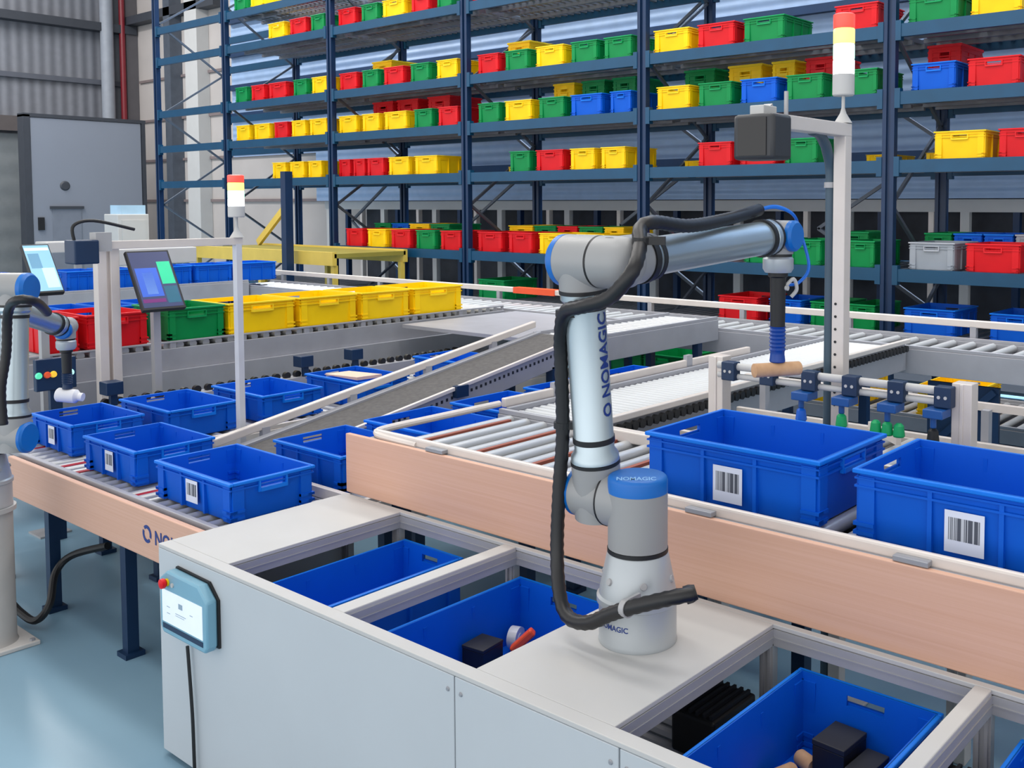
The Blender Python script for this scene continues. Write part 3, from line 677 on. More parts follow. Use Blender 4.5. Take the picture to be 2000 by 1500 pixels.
ZC = 0.424; ZR = 0.620
def bench_crate(x0, x1, lab): return crate('bench', lambda: crate_proto('blue', 0.60, 0.40, ZR-ZC, None, 'y'), ((x0+x1)/2, 1.905, ZC), 'blue crate %s' % lab, 'crates inside the bench', scale=((x1-x0)/0.422, 1, 1))
bench_crate(-2.775, -2.47, 'in the leftmost opening of the white bench')
bench_crate(-2.205, -1.80, 'holding a black box, in the opening left of the robot')
bench_crate(-1.202, -0.826, 'holding dowels and black boxes, in the opening right of the robot')
bench_crate(-0.652, -0.29, 'at the right edge under the rightmost opening')

def small_box(x, y, z, sx, sy, sz, rz, lab, m_=None):
    t = thing('black_box', lab, 'box', (x, y, z))
    c, s = math.cos(rz), math.sin(rz)
    def R(px, py, pz): return Vector((x+c*px-s*py, y+s*px+c*py, z+pz))
    m = MB(); m.hexa([R(-sx,-sy,0), R(sx,-sy,0), R(sx,sy,0), R(-sx,sy,0)], [R(-sx,-sy,sz*0.86), R(sx,-sy,sz*0.86), R(sx,sy,sz*0.86), R(-sx,sy,sz*0.86)])
    m.build('carton', m_ or M_BLACK, t, bevel=0.002, smooth=False)
    e = 0.001; m = MB(); m.hexa([R(-sx-e,-sy-e,sz*0.865), R(sx+e,-sy-e,sz*0.865), R(sx+e,sy+e,sz*0.865), R(-sx-e,sy+e,sz*0.865)], [R(-sx-e,-sy-e,sz), R(sx+e,-sy-e,sz), R(sx+e,sy+e,sz), R(-sx-e,sy+e,sz)])
    m.build('lid', M_DARK, t, bevel=0.002, smooth=False)
    return t
FB = ZC+0.0095
b0 = at(930, 1290, z=FB)
small_box(b0.x+0.045, b0.y-0.015, FB, 0.040, 0.046, 0.075, 0.12, 'small black box lying in the crate left of the robot')
h0 = at(1000, 1270, z=FB+0.035); h1 = at(1042, 1232, z=FB+0.095); rc_ = at(992, 1238, z=FB+0.036)
h0.x = max(h0.x, -2.145); h1.x = max(h1.x, -2.145); rc_.x = max(rc_.x, -2.15); rc_.y = min(rc_.y, 2.12); h1.y = min(h1.y, 2.13)
t = thing('tape_dispenser', 'orange handheld tape dispenser with a clear roll in the crate', 'dispenser', (rc_.x, rc_.y, FB))
m = MB(); m.bar(h0, h1, 0.03, 0.024); m.build('handle', M_ORANGE, t, bevel=0.006, smooth=False)
m = MB(); m.lathe([(0.034, 0), (0.034, 0.03)], rc_, (0.9, 0.3, 0), 28); m.lathe([(0.016, -0.002), (0.016, 0.032)], rc_, (0.9, 0.3, 0), 20); m.build('tape_roll', mat('clear tape', (205, 208, 216), 0.25), t)
b2 = at(1648, 1487, z=FB); b2.y -= 0.1
small_box(b2.x+0.02, b2.y+0.035, FB, 0.042, 0.055, 0.10, -0.05, 'taller black box in the crate right of the robot')
small_box(b2.x+0.098, b2.y+0.02, FB, 0.028, 0.055, 0.07, -0.05, 'flatter black box behind the right crossbar, beside the taller one')
e0 = Vector((b2.x-0.03, b2.y-0.0, FB+0.02)); e1 = Vector((b2.x-0.08, b2.y+0.02, FB+0.02))
e2 = Vector((b2.x-0.06, b2.y-0.04, FB+0.02)); e3 = Vector((b2.x-0.095, b2.y-0.14, FB+0.02))
for (p, q, lab) in ((e0, e1, 'butting the tall black box'), (e2, e3, 'nearer the bench front')):
    m = MB(); d = (q-p).normalized(); L = (q-p).length
    m.lathe([(0.017, 0), (0.0198, 0.005), (0.0198, L-0.005), (0.017, L)], p, d, 24)
    tag(m.build('cardboard_tube', M_TAN), 'short tan cardboard tube in the crate, %s' % lab, 'tube', 'cardboard tubes in the crate')

# teach pendant on the bench front
c0 = at(318, 1112, y=1.50); c1 = at(408, 1272, y=1.50)
tp = thing('teach_pendant', 'light blue robot teach pendant hanging on the front of the bench', 'tablet', ((c0.x+c1.x)/2, 1.51, c1.z))
xa, xb, za, zb = c0.x, c1.x+0.012, at(408, 1276, y=1.5).z, at(316, 1106, y=1.5).z
W_ = xb-xa
m = MB(); m.prism([(xa+0.015, 1.488, za), (xb-0.015, 1.488, za), (xb, 1.488, za+0.02), (xb, 1.488, zb-0.045), (xb-0.05, 1.488, zb-0.004), (xa+0.045, 1.488, zb), (xa, 1.488, zb-0.03), (xa, 1.488, za+0.02)], (0, 0.036, 0)); m.build('housing', mat('pendant blue grey', (120, 168, 190), 0.4), tp, bevel=0.006)
m = MB(); m.prism([(xa+0.02, 1.5225, za+0.005), (xb+0.006, 1.5225, za+0.01), (xb+0.006, 1.5225, zb-0.045), (xb-0.045, 1.5225, zb), (xa+0.04, 1.5225, zb+0.004), (xa+0.02, 1.5225, zb-0.03)], (0, 0.007, 0)); m.build('rear_shell', M_BLACK, tp, smooth=False)
m = MB(); m.box(xa+0.018, 1.4865, za+0.04, xb-0.022, 1.4878, zb-0.06)
sm = mat('pendant screen', (226, 234, 244), 0.2, emit=(226, 236, 246), es=0.25); m.build('screen', sm, tp, smooth=False)
m = MB()
for (fx, fz, fw, fh_) in ((0.42, 0.60, 0.10, 0.16), (0.34, 0.40, 0.26, 0.02), (0.34, 0.34, 0.22, 0.015), (0.70, 0.56, 0.07, 0.02), (0.12, 0.3, 0.08, 0.02), (0.12, 0.5, 0.08, 0.02)):
    x_ = xa+0.018+(W_-0.04)*fx; z_ = za+0.04+(zb-za-0.10)*fz; m.box(x_, 1.4860, z_, x_+(W_-0.04)*fw, 1.4864, z_+(zb-za-0.1)*fh_)
m.build('screen_icons', mat('screen icons', (150, 172, 190), 0.3), tp, smooth=False)
m = MB(); ex, ez = xa+0.052, zb-0.034; m.lathe([(0.012, 0), (0.012, 0.006)], (ex, 1.488, ez), (0,-1,0), 20); o = m.build('button_collar', M_YEL, tp)
m = MB(); m.lathe([(0.010, 0.006), (0.016, 0.012), (0.015, 0.022), (0.006, 0.026)], (ex, 1.488, ez), (0,-1,0), 20); o = m.build('emergency_button', M_RED, tp); o['label'] = 'red emergency stop button'
m = MB(); m.lathe([(0.007, 0), (0.007, 0.004)], (xa+0.085, 1.488, zb-0.036), (0,-1,0), 16); m.build('power_button', M_WHITE, tp)
m = MB(); m.box(xa+0.018, 1.4868, za+0.018, xb-0.022, 1.4878, za+0.034); m.build('lower_strip', M_NAVY, tp, smooth=False)
k0 = at(366, 1262, y=1.515); k1 = at(376, 1400, y=1.515); k2 = at(381, 1520, y=1.515)
m = MB(); m.tube([k0, at(369, 1300, y=1.515), k1, k2, (k2.x+0.01, 1.515, 0.012)], 0.0055, 8); m.build('cable', M_BLACK, tp)

# ================================================================== FRONT CONVEYOR WITH BEECH PANEL
fr = conveyor('roller_conveyor', 'front main conveyor behind the beech panel carrying two large blue crates', 'x', -3.06, 0.9, 2.275, 2.98, 0.912, pitch=0.095, r=0.024, fh=0.10, legs=(-2.9, -1.6, -0.3, 0.8), roller_mat=M_ROLL)
m = MB(); m.box(-3.175, 2.258, ZT+0.002, 0.9, 2.278, 0.932); o = m.build('front_panel', M_WOOD, fr, bevel=0.003, smooth=False); o['label'] = 'beech laminate front panel'
m = MB(); m.box(-3.04, 2.290, 0.926, 0.9, 2.312, 0.960); m.build('guard_rail', M_RAIL, fr, bevel=0.007, smooth=False)
for xx in (-2.72, -2.1, -1.60, -0.98, -0.36, 0.26):
    m = MB(); m.box(xx, 2.264, 0.933, xx+0.09, 2.300, 0.947); m.build('rail_clip', M_ALUD, fr, bevel=0.002, smooth=False)
m = MB(); m.tube([(-2.80, 2.295, 0.935), (-2.95, 2.293, 0.938), (-3.035, 2.30, 0.942), (-3.07, 2.36, 0.945), (-3.075, 2.6, 0.945), (-3.075, 2.97, 0.945)], 0.014, 10); m.build('rail_bend', M_RAIL, fr)
m = MB(); m.box(-2.62, 2.90, 0.90, 0.9, 2.945, 0.945); m.build('guard_rail', M_RAIL, fr, bevel=0.005, smooth=False)
for xx in (-2.95, -2.66, -2.38, -2.09):
    m = MB(); m.box(xx, 2.32, 0.89, xx+0.018, 2.90, 0.908); o = m.build('transfer_belt', mat('rust belt', (150, 78, 60), 0.6), fr, smooth=False); o['label'] = 'rust coloured transfer belt'
# middle conveyor leading away
mc = conveyor('roller_conveyor', 'middle roller conveyor leading away from the robot to the rear line', 'y', 2.99, 5.94, -3.06, -2.50, 0.912, pitch=0.046, r=0.0180, fh=0.15, legs=(3.4, 5.4), roller_mat=mat('bright roller', (196, 199, 202), 0.6, 0.0), maxr=86)
m = MB(); m.box(-3.09, 2.995, 0.925, -3.062, 5.0, 0.965); m.build('guard_rail', M_RAIL, mc, bevel=0.005, smooth=False)
for yy in (3.3, 3.42, 4.35): 
    m = MB(); m.box(-3.085, yy, 0.80, -3.06, yy+0.05, 0.99); m.build('rail_bracket', M_SIDE, mc, smooth=False)
m = MB(); m.box(-2.50, 2.99, 0.935, -2.47, 5.94, 0.962); m.build('guard_rail', M_RAIL, mc, bevel=0.004, smooth=False)
wm = MB(); wm.lathe([(0.02, 0), (0.02, 0.02)], (-2.485, 3.05, 0.905), (1,0,0), 12); w0 = wm.build('guide_wheel', M_BLACK, mc)
for i in range(1, 60): part_copy(w0, (0, 0.048*i, 0))
# two large crates in front
for (x0, x1, lab) in ((-1.853, -1.252, 'nearest to the robot'), (-1.158, -0.557, 'at right photo edge')):
    crate('big', lambda: crate_proto('blue', 0.579, 0.415, 0.188, (0.100, 0.106, 0.072), 'x', detail=True), ((x0+x1)/2, 2.625, 0.914), 'large blue crate with a barcode label on the front conveyor, %s' % lab, 'large crates on the front conveyor')
# dark conveyor behind the large crates
dc = conveyor('roller_conveyor', 'low skate wheel conveyor behind the large blue crates', 'x', -2.42, 0.9, 3.28, 3.86, 0.86, pitch=0.085, r=0.018, fh=0.10, legs=(-2.2, -0.8, 0.6), side=M_RAIL)
m = MB(); m.box(-2.42, 3.90, 0.99, 0.9, 3.93, 1.02); m.build('guard_rail', M_RAIL, dc, smooth=False)
for xx in (-2.3, -1.3, -0.3, 0.7):
    m = MB(); m.box(xx-0.015, 3.86, 0.77, xx+0.015, 3.9, 1.0); m.build('rail_bracket', M_SIDE, dc, smooth=False)
m = MB(); p = at(1700, 830, z=0.9); q = at(1755, 862, z=0.9); m.bar(p, q, 0.02, 0.03); m.build('stop_bar', M_RAIL, dc, smooth=False)
# crates glimpsed under the rear line
for (u, v, c, lab) in ((1235, 705, 'green', 'left of the signal pole'), (1310, 695, 'green', 'under the inside corner'), (1415, 700, 'yellow', 'behind the beige post'), (1860, 735, 'yellow', 'under the right part of the rear line'), (1640, 752, 'yellow', 'behind the tall signal pole')):
    P = at(u, v, y=6.9)
    P.y = 7.05
    crate(('low', c), lambda c=c: crate_proto(c, 0.55, 0.40, 0.22, None, 'y'), (P.x, P.y, 0.30), '%s crate behind the rear conveyor, %s' % (c, lab), 'crates behind the rear conveyor')
lo = conveyor('roller_conveyor', 'lower roller track behind the rear line holding green and yellow crates', 'x', -5.6, 1.0, 6.72, 7.7, 0.298, pitch=0.11, fh=0.1, legs=(-5, -2, 0.6), maxr=60)

# ================================================================== GRIPPER RAIL BEHIND THE CRATES
YG = 3.12
gr = thing('tool_rail', 'horizontal white double tube with dark blue clips between two beige posts', 'rail', (-1.55, YG, 0))
for xx, zt in ((-2.045, 1.235), (-1.115, 1.235)):
    m = MB(); m.box(xx-0.032, YG-0.03, 0, xx+0.032, YG+0.03, zt); m.box(xx-0.006, YG-0.034, 0.02, xx+0.006, YG-0.029, zt-0.002)
    m.build('post', M_RAIL, gr, bevel=0.003, smooth=False)
for zz, rr in ((1.208, 0.014), (1.172, 0.011)):
    m = MB(); m.cyl((-2.02, YG-0.045, zz), (-1.14, YG-0.045, zz), rr, seg=16); m.build('tube', M_WHITE, gr)
for u in (1425, 1500, 1582, 1662, 1752, 1844):
    P = at(u, 735, y=YG-0.06)
    m = MB(); m.box(P.x-0.028, YG-0.075, 1.158, P.x+0.028, YG-0.03, 1.226)
    cl = m.build('clip', M_NAVY, gr, bevel=0.004, smooth=False)
    m = MB()
    for s in (-0.011, 0.011): m.lathe([(0.0055, 0), (0.0055, 0.002)], (P.x+s, YG-0.0755, 1.192), (0,-1,0), 12)
    m.build('bolt', M_WHITE, cl)
def hanger(u, name, label, dz, pads):
    P = at(u, 735, y=YG-0.06)
    t = thing(name, label, 'gripper', (P.x, YG-0.06, 1.10))
    m = MB(); m.box(P.x-0.035, YG-0.11, 1.128, P.x+0.03, YG-0.035, 1.156); m.cyl((P.x-0.01, YG-0.08, 1.128), (P.x-0.01, YG-0.08, 1.128-dz), 0.010); m.build('holder', mat('mid blue plastic', (20, 80, 150), 0.4), t, bevel=0.003)
    for (dx, mm) in pads:
        m = MB(); zz = 1.128-dz; m.lathe([(0.008, 0), (0.016, -0.008), (0.020, -0.04), (0.017, -0.045)], (P.x+dx, YG-0.08, zz), (0,0,1), 18); m.build('suction_cup', mm, t)
    return t
M_PADG = mat('green silicone', (10, 170, 100), 0.45); M_PADB = mat('blue silicone', (10, 100, 210), 0.4)
hanger(1576, 'suction_gripper', 'spare gripper with one blue cup hanging on the tool rail', 0.03, ((-0.01, M_PADB),))
hanger(1655, 'suction_gripper', 'spare gripper with one green cup in front of the signal pole', 0.03, ((-0.01, M_PADG),))
hanger(1745, 'suction_gripper', 'spare gripper with a row of green cups on the tool rail', 0.035, ((-0.05, M_PADG), (-0.01, M_PADG), (0.03, M_PADG)))
hanger(1835, 'suction_gripper', 'spare gripper with a black cup next to the right beige post', 0.035, ((-0.01, M_BLACK),))

# ================================================================== SIGNAL POLES
def stack_light(name, label, x, y, z, r, h):
    t = thing(name, label, 'signal light', (x, y, z))
    m = MB(); m.lathe([(r*0.85, 0), (r*0.7, r*0.25), (r*0.3, r*0.9), (r*0.16, r*1.4), (r*0.16, r*2.5)], (x, y, z), (0,0,1), 24); m.build('stem', M_WHITE, t)
    z += r*2.5
    m = MB(); m.lathe([(r*0.9, 0), (r, 0.004), (r, h*0.26)], (x, y, z), (0,0,1), 28); m.build('base', M_WHITE, t)
    seg = h*0.74/4
    for i, (nm, c, e, s) in enumerate((('white_lens', (235, 240, 245), (250, 252, 255), 2.6), ('green_lens', (150, 240, 190), (190, 255, 220), 1.9), ('yellow_lens', (255, 206, 96), (255, 210, 110), 1.9), ('red_lens', (255, 60, 50), (255, 66, 54), 1.5))):
        z0 = z+h*0.26+seg*i
        m = MB(); m.lathe([(r*0.94, 0), (r*0.98, 0.003), (r*0.98, seg-0.004), (r*(0.94 if i < 3 else 0.8), seg)], (x, y, z0), (0,0,1), 28)
        m.build(nm, mat('lens '+nm, c, 0.3, emit=e, es=s), t)
    return t
XP, YP = -1.60, 3.22
sp = thing('signal_pole', 'tall beige profile pole with a dark conduit behind the large crates', 'pole', (XP, YP, 0))
m = MB(); m.box(XP-0.023, YP-0.025, 0.01, XP+0.023, YP+0.025, 2.085); m.box(XP-0.1, YP-0.1, 0, XP+0.1, YP+0.1, 0.01); m.build('post', M_RAIL, sp, bevel=0.003, smooth=False)
m = MB()
for zz in [0.95+0.045*i for i in range(9)]: m.lathe([(0.005, 0), (0.005, 0.0015)], (XP-0.008, YP-0.0252, zz+0.14), (0,-1,0), 10)
m.build('bolt_hole', M_BLACK, sp)
m = MB(); cx0 = XP-0.044; m.tube([(cx0, YP+0.0, 0.02), (cx0, YP, 1.0), (cx0, YP, 1.75), (cx0, YP-0.01, 1.95), (cx0+0.01, YP-0.10, 2.04), (cx0+0.03, YP-0.2, 2.05)], 0.019, 12, step=0.05); m.build('conduit', mat('slate conduit', (62, 84, 100), 0.45), sp)
m = MB(); m.lathe([(0.024, 0), (0.024, 0.02)], (cx0, YP, 1.86), (0,0,1), 16); m.build('conduit_clamp', M_ALU, sp)
a = at(1525, 222, x=XP)
m = MB(); m.bar((XP, YP+0.02, 2.062), (XP, 2.72, 2.062), 0.05, 0.045); m.build('arm', M_RAIL, sp, bevel=0.003, smooth=False)
stack_light('stack_light', 'bright signal tower on the tall pole at the upper right', XP, YP, 2.086, 0.038, 0.285)
q = at(1490, 268, x=XP+0.0); ys = q.y
sc = thing('scanner', 'black box scanner hanging from the arm of the right signal pole', 'scanner', (XP, ys, q.z))
cz = at(1490, 270, x=XP).z
m = MB(); m.box(XP-0.075, ys-0.055, cz-0.068, XP+0.07, ys+0.06, cz+0.072); m.build('housing', mat('black housing', (48, 50, 54), 0.5), sc, bevel=0.012)
m = MB(); m.box(XP-0.055, ys-0.058, cz-0.055, XP+0.045, ys-0.054, cz+0.06); m.build('window', mat('dark window', (12, 12, 15), 0.25), sc, smooth=False)
m = MB(); m.box(XP-0.03, ys-0.03, cz+0.07, XP+0.02, ys+0.05, cz+0.10); m.build('bracket', M_WHITE, sc, bevel=0.003, smooth=False)
m = MB(); m.cyl((XP+0.03, ys+0.09, cz+0.07), (XP+0.03, ys+0.09, cz+0.15), 0.007); m.bar((XP, ys+0.02, cz+0.085), (XP, 2.715, cz+0.095), 0.03, 0.03); m.build('mount', M_ALU, sc)
# left signal pole
xl, yl = -4.40, 2.318
b = at(463, 470, x=xl); zt = at(463, 474, x=xl).z
sp2 = thing('signal_pole', 'thin white signal pole standing beside the lower end of the belt', 'pole', (xl, yl, 0))
pt = at(463, 476, x=-4.385); yl = pt.y; sp2.location = (pt.x, yl, 0); OFF[sp2.name] = Vector((pt.x, yl, 0))
m = MB(); m.box(pt.x-0.018, yl-0.015, 0.01, pt.x+0.018, yl+0.015, pt.z); m.box(pt.x-0.03, yl-0.017, 0, pt.x+0.03, yl+0.017, 0.01); m.build('post', mat('white pole', (200, 202, 208), 0.4), sp2, bevel=0.002, smooth=False)
e = at(205, 466, x=pt.x)
m = MB(); m.bar((pt.x, yl+0.02, pt.z+0.012), (pt.x, e.y, pt.z+0.012), 0.035, 0.035); m.build('arm', M_RAIL, sp2, bevel=0.002, smooth=False)
stack_light('stack_light', 'smaller signal tower on the thin pole at the left', pt.x, yl, pt.z+0.03, 0.038, 0.20)
e2 = at(160, 492, x=pt.x)
sc2 = thing('scanner', 'small dark scanner at the end of the left arm', 'scanner', (pt.x, e2.y, e2.z))
m = MB(); m.box(pt.x-0.05, e2.y-0.05, e2.z-0.05, pt.x+0.05, e2.y+0.05, e2.z+0.05); m.build('housing', M_NAVY, sc2, bevel=0.006, smooth=False)
m = MB(); m.box(pt.x-0.03, e2.y+0.045, e2.z, pt.x+0.03, e2.y+0.11, e2.z+0.08); m.build('bracket', M_ALU, sc2, smooth=False)
m = MB(); m.tube([(pt.x, e2.y-0.03, e2.z+0.05), (pt.x, e2.y-0.03, e2.z+0.11), (pt.x, e2.y+0.05, e2.z+0.13), (pt.x, e2.y+0.22, e2.z+0.09)], 0.007, 8); m.build('cable', M_BLACK, sc2)

# ================================================================== MONITORS
def monitor(name, label, X, tl, tr, br, bl, ui, pole_u, pole_v, pole_z):
    # top and bottom edges run along Y; the panel leans back
    TL = at(*tl, x=X-0.20); TR = at(*tr, x=X-0.20); BR = at(*br, x=X); BL = at(*bl, x=X)
    zt = (TL.z+TR.z)/2; zb = (BL.z+BR.z)/2; ya = (TL.y+BL.y)/2; yb = (TR.y+BR.y)/2
    P = [Vector((X-0.20, ya, zt)), Vector((X-0.20, yb, zt)), Vector((X, yb, zb)), Vector((X, ya, zb))]
    n = (P[1]-P[0]).cross(P[3]-P[0]).normalized()
    if n.x < 0: n = -n
    mid = sum(P, Vector())/4
    t = thing(name, label, 'monitor', (mid.x-0.03, mid.y, pole_z))
    m = MB(); m.hexa([p - n*0.03 for p in P], [p for p in P]); m.build('housing', M_BLACK, t, bevel=0.004, smooth=False)
    def uv(a, b, h): 
        return P[0] + (P[1]-P[0])*a + (P[3]-P[0])*b + n*h
    def rect(a0, b0, a1, b1, h0, h1, nm, mm):
        m = MB(); m.hexa([uv(a0,b0,h0), uv(a1,b0,h0), uv(a1,b1,h0), uv(a0,b1,h0)], [uv(a0,b0,h1), uv(a1,b0,h1), uv(a1,b1,h1), uv(a0,b1,h1)]); return m.build(nm, mm, t, smooth=False)
    sc_ = rect(0.03, 0.03, 0.95, 0.96, 0.0003, 0.001, 'screen', ui[0])
    for (a0, b0, a1, b1, mm) in ui[1]:
        m = MB(); m.hexa([uv(a0,b0,0.001), uv(a1,b0,0.001), uv(a1,b1,0.001), uv(a0,b1,0.001)], [uv(a0,b0,0.0015), uv(a1,b0,0.0015), uv(a1,b1,0.0015), uv(a0,b1,0.0015)]); m.build('screen_window', mm, sc_, smooth=False)
    m = MB(); m.box(X-0.14, mid.y-0.02, pole_z, X-0.10, mid.y+0.02, mid.z-0.02); m.box(X-0.2, mid.y-0.08, pole_z-0.001, X-0.04, mid.y+0.08, pole_z+0.01); m.build('stand', M_ALU, t, smooth=False)
    return t
def em(n, c, s=0.5): return mat('ui '+n, c, 0.25, emit=c, es=s)
monitor('monitor', 'dark tilted monitor with a green panel on its screen', -5.50, (234, 487), (322, 492), (371, 608), (290, 598),
        (em('navy', (58, 66, 104), 0.25), [(0.08, 0.30, 0.58, 0.78, em('blue', (52, 92, 190), 0.45)), (0.22, 0.38, 0.46, 0.74, em('pale', (120, 160, 220), 0.45)), (0.62, 0.20, 0.93, 0.58, em('green', (40, 190, 140), 0.5)), (0.62, 0.62, 0.93, 0.90, em('teal', (38, 96, 120), 0.3)), (0.06, 0.82, 0.58, 0.88, em('plum', (110, 40, 110), 0.3))]), 318, 757, 0.0)
monitor('monitor', 'light blue tilted monitor above the left robot', -5.72, (30, 477), (86, 477), (136, 572), (84, 570),
        (em('sky', (130, 180, 215), 0.45), [(0.05, 0.08, 0.92, 0.14, em('white', (200, 228, 244), 0.5)), (0.1, 0.2, 0.5, 0.5, em('slate', (90, 140, 170), 0.4)), (0.45, 0.5, 0.9, 0.9, em('ice', (176, 212, 240), 0.5))]), 100, 700, 0.0)
# beige double profile post between the monitors
a = at(207, 500, x=-5.75); pg = thing('profile_post', 'beige double profile post left of the dark monitor', 'post', (-5.75, a.y, 0))
for dy in (-0.035, 0.035):
    m = MB(); m.box(-5.78, a.y+dy-0.025, 0, -5.72, a.y+dy+0.025, a.z+0.05); m.build('profile', M_RAIL, pg, bevel=0.003, smooth=False)
m = MB(); m.box(-5.81, a.y-0.08, a.z+0.05, -5.69, a.y+0.08, a.z+0.075); m.build('cap_plate', M_ALU, pg, smooth=False)

# ================================================================== ROBOTS
def rot_text(body, size, c, ax0, tangent0, r, name, parent, m, along):
    pass
def robot(name, label, P, AX, k, top, wrist, drop, hose, cat='robot', zs=0.345, ao=0.132, WX=(1,0,0)):
    """six axis arm; s = side of the upper arm (-1 towards -X); top/wrist are surveyed joint centres"""
    x, y, z = P; AX = Vector(AX).normalized()
    t = thing(name, label, cat, P)
    m = MB(); m.lathe([(0.0985*k, 0), (0.100*k, 0.004), (0.0985*k, 0.010), (0.0985*k, 0.098*k), (0.104*k, 0.102*k), (0.104*k, 0.116*k), (0.098*k, 0.122*k), (0.096*k, 0.135*k), (0.078*k, 0.222*k), (0.075*k, 0.226*k)], P, (0,0,1), 48)
    base = m.build('base', M_ROBW, t)
    for i in range(6):
        an = i*PI/3+0.3; m = MB(); m.lathe([(0.010*k, 0), (0.008*k, 0.006)], (x+math.cos(an)*0.088*k, y+math.sin(an)*0.088*k, z+0.165*k), (math.cos(an), math.sin(an), 0.3), 12); m.build('bolt', M_ALU, base)
    m = MB(); m.lathe([(0.077*k, 0.226*k), (0.077*k, 0.236*k)], P, (0,0,1), 40); m.build('joint_seal', M_BLACK, t)
    zc = z+zs*k
    m = MB(); r = 0.0755*k
    m.lathe([(r, 0.237*k), (r, 0.385*k)], P, (0,0,1), 40)
    m.lathe([(r*0.94, 0.0), (r*0.94, ao*k-0.047*k)], (x, y, zc), AX, 36)
    sh = m.build('shoulder', M_ROBG, t)
    m = MB(); m.lathe([(r*1.004, 0.378*k), (r*1.004, 0.408*k), (r*0.985, 0.414*k), (r*0.93, 0.418*k), (r*0.86, 0.419*k)], P, (0,0,1), 40); cap = m.build('cap', M_ROBB, sh); cap['label'] = 'blue cap'
    A = Vector((x, y, zc)) + AX*ao*k; T = Vector(top)
    d = (T-A).normalized(); ra = 0.063*k
    m = MB(); m.lathe([(ra*1.03, -0.062*k), (ra*1.03, 0.052*k)], A, AX, 36); m.lathe([(ra, 0), (ra, 0.085*k)], A, d, 36)
    m.lathe([(ra*1.0, -0.058*k), (ra*1.0, 0.0)], A, d, 36)
    uj = m.build('upper_arm_joint', M_ROBG, t)
    m = MB(); m.lathe([(ra*1.035, 0.052*k), (ra*1.035, 0.064*k), (ra*0.9, 0.072*k)], A, AX, 36); m.build('cap', M_ROBB, uj)
    m = MB(); m.lathe([(ra*1.02, 0.086*k), (ra*1.02, 0.094*k)], A, d, 36); m.lathe([(r*0.96, ao*k-0.05*k), (r*0.96, ao*k-0.046*k)], (x, y, zc), AX, 36); m.build('joint_seal', M_BLACK, uj)
    L = (T-A).length; rt = 0.052*k
    m = MB(); m.lathe([(ra*1.0, 0.095*k), (ra*0.98, 0.110*k), (rt, 0.125*k), (rt, L-0.105*k), (ra*0.96, L-0.095*k), (ra*0.96, L-0.080*k)], A, d, 40); ut = m.build('upper_arm', M_CHROME, t)
    m = MB(); m.lathe([(ra*1.0, L-0.080*k), (ra*1.0, L-0.070*k)], A, d, 36)
    m.build('joint_seal', M_BLACK, ut)
    for h in (0.235*L, 0.80*L): m = MB(); m.lathe([(rt*1.05, h), (rt*1.05, h+0.014*k)], A, d, 32); m.build('strap', M_BLACK, ut)
    # elbow
    re = 0.066*k
    m = MB(); m.lathe([(re, -0.060*k), (re, 0.045*k)], T, AX, 40); m.lathe([(ra*0.98, -0.072*k), (ra*0.98, 0)], T, d, 36); ej = m.build('elbow', M_ROBG, t)
    m = MB(); m.lathe([(re*1.01, 0.045*k), (re*1.0, 0.062*k), (re*0.85, 0.074*k)], T, AX, 40); m.build('cap', M_ROBB, ej)
    m = MB(); m.lathe([(re*0.99, -0.066*k), (re*0.99, -0.060*k)], T, AX, 40); m.build('joint_seal', M_BLACK, ej)
    W = Vector(wrist); E = T - AX*((T-W).dot(AX)); dd = (W-E).normalized()
    xin = T - AX*0.066*k
    m = MB(); Lx = max(0.02, (xin-E).length); m.lathe([(re*0.985, 0), (re*0.985, Lx+re*0.35), (re*0.90, Lx+re*0.7), (re*0.65, Lx+re*0.95), (re*0.3, Lx+re*1.05)], xin, -AX, 40)
    m.lathe([(re*0.97, -0.02), (re*0.95, 0.075*k), (re*0.9, 0.085*k)], E, dd, 40); fj = m.build('forearm_joint', M_ROBG, t)
    m = MB(); m.lathe([(re*0.98, 0.085*k), (re*0.98, 0.105*k)], E, dd, 36); m.lathe([(re*0.93, 0.120*k), (re*0.93, 0.135*k)], E, dd, 36); m.build('clamp_ring', M_BLACK, fj)
    Lf = (W-E).length; rf = 0.050*k
    m = MB(); m.lathe([(re*0.9, 0.105*k), (re*0.9, 0.12*k), (rf, 0.14*k), (rf, Lf-0.085*k), (rf*1.08, Lf-0.08*k), (rf*1.08, Lf-0.06*k)], E, dd, 40); fo = m.build('forearm', M_CHROME, t)
    for f0, f1, fr_ in ((0.105, 0.09, 1.14), (0.06, 0.05, 1.1)): m = MB(); m.lathe([(rf*fr_, Lf-f0*k), (rf*fr_, Lf-f1*k)], E, dd, 32); m.build('strap', M_BLACK, fo)
    # wrist
    rw = 0.047*k
    m = MB(); m.lathe([(rw, -0.045*k), (rw, 0.045*k)], W, WX, 36); m.lathe([(rw*1.02, -0.055*k), (rw*1.02, 0)], W, dd, 32); m.lathe([(rw*0.98, 0), (rw*0.98, -0.055*k)], W, (0,0,1), 32); wj = m.build('wrist', M_ROBG, t)
    m = MB(); m.lathe([(rw*1.01, 0.045*k), (rw*1.0, 0.058*k), (rw*0.84, 0.066*k)], W, WX, 36); m.build('cap', M_ROBB, wj)
    m = MB(); m.lathe([(rw*0.9, -0.055*k), (rw*0.9, -0.064*k)], W, (0,0,1), 32); m.build('joint_seal', M_BLACK, wj)
    m = MB(); m.lathe([(rw*0.9, -0.064*k), (rw*1.0, -0.070*k), (rw*1.0, -0.100*k), (rw*0.85, -0.112*k)], W, (0,0,1), 32); m.build('tool_flange', M_ROBW, t)
    zt_, zb_, rg = W.z-0.112*k, drop, 0.0245*k
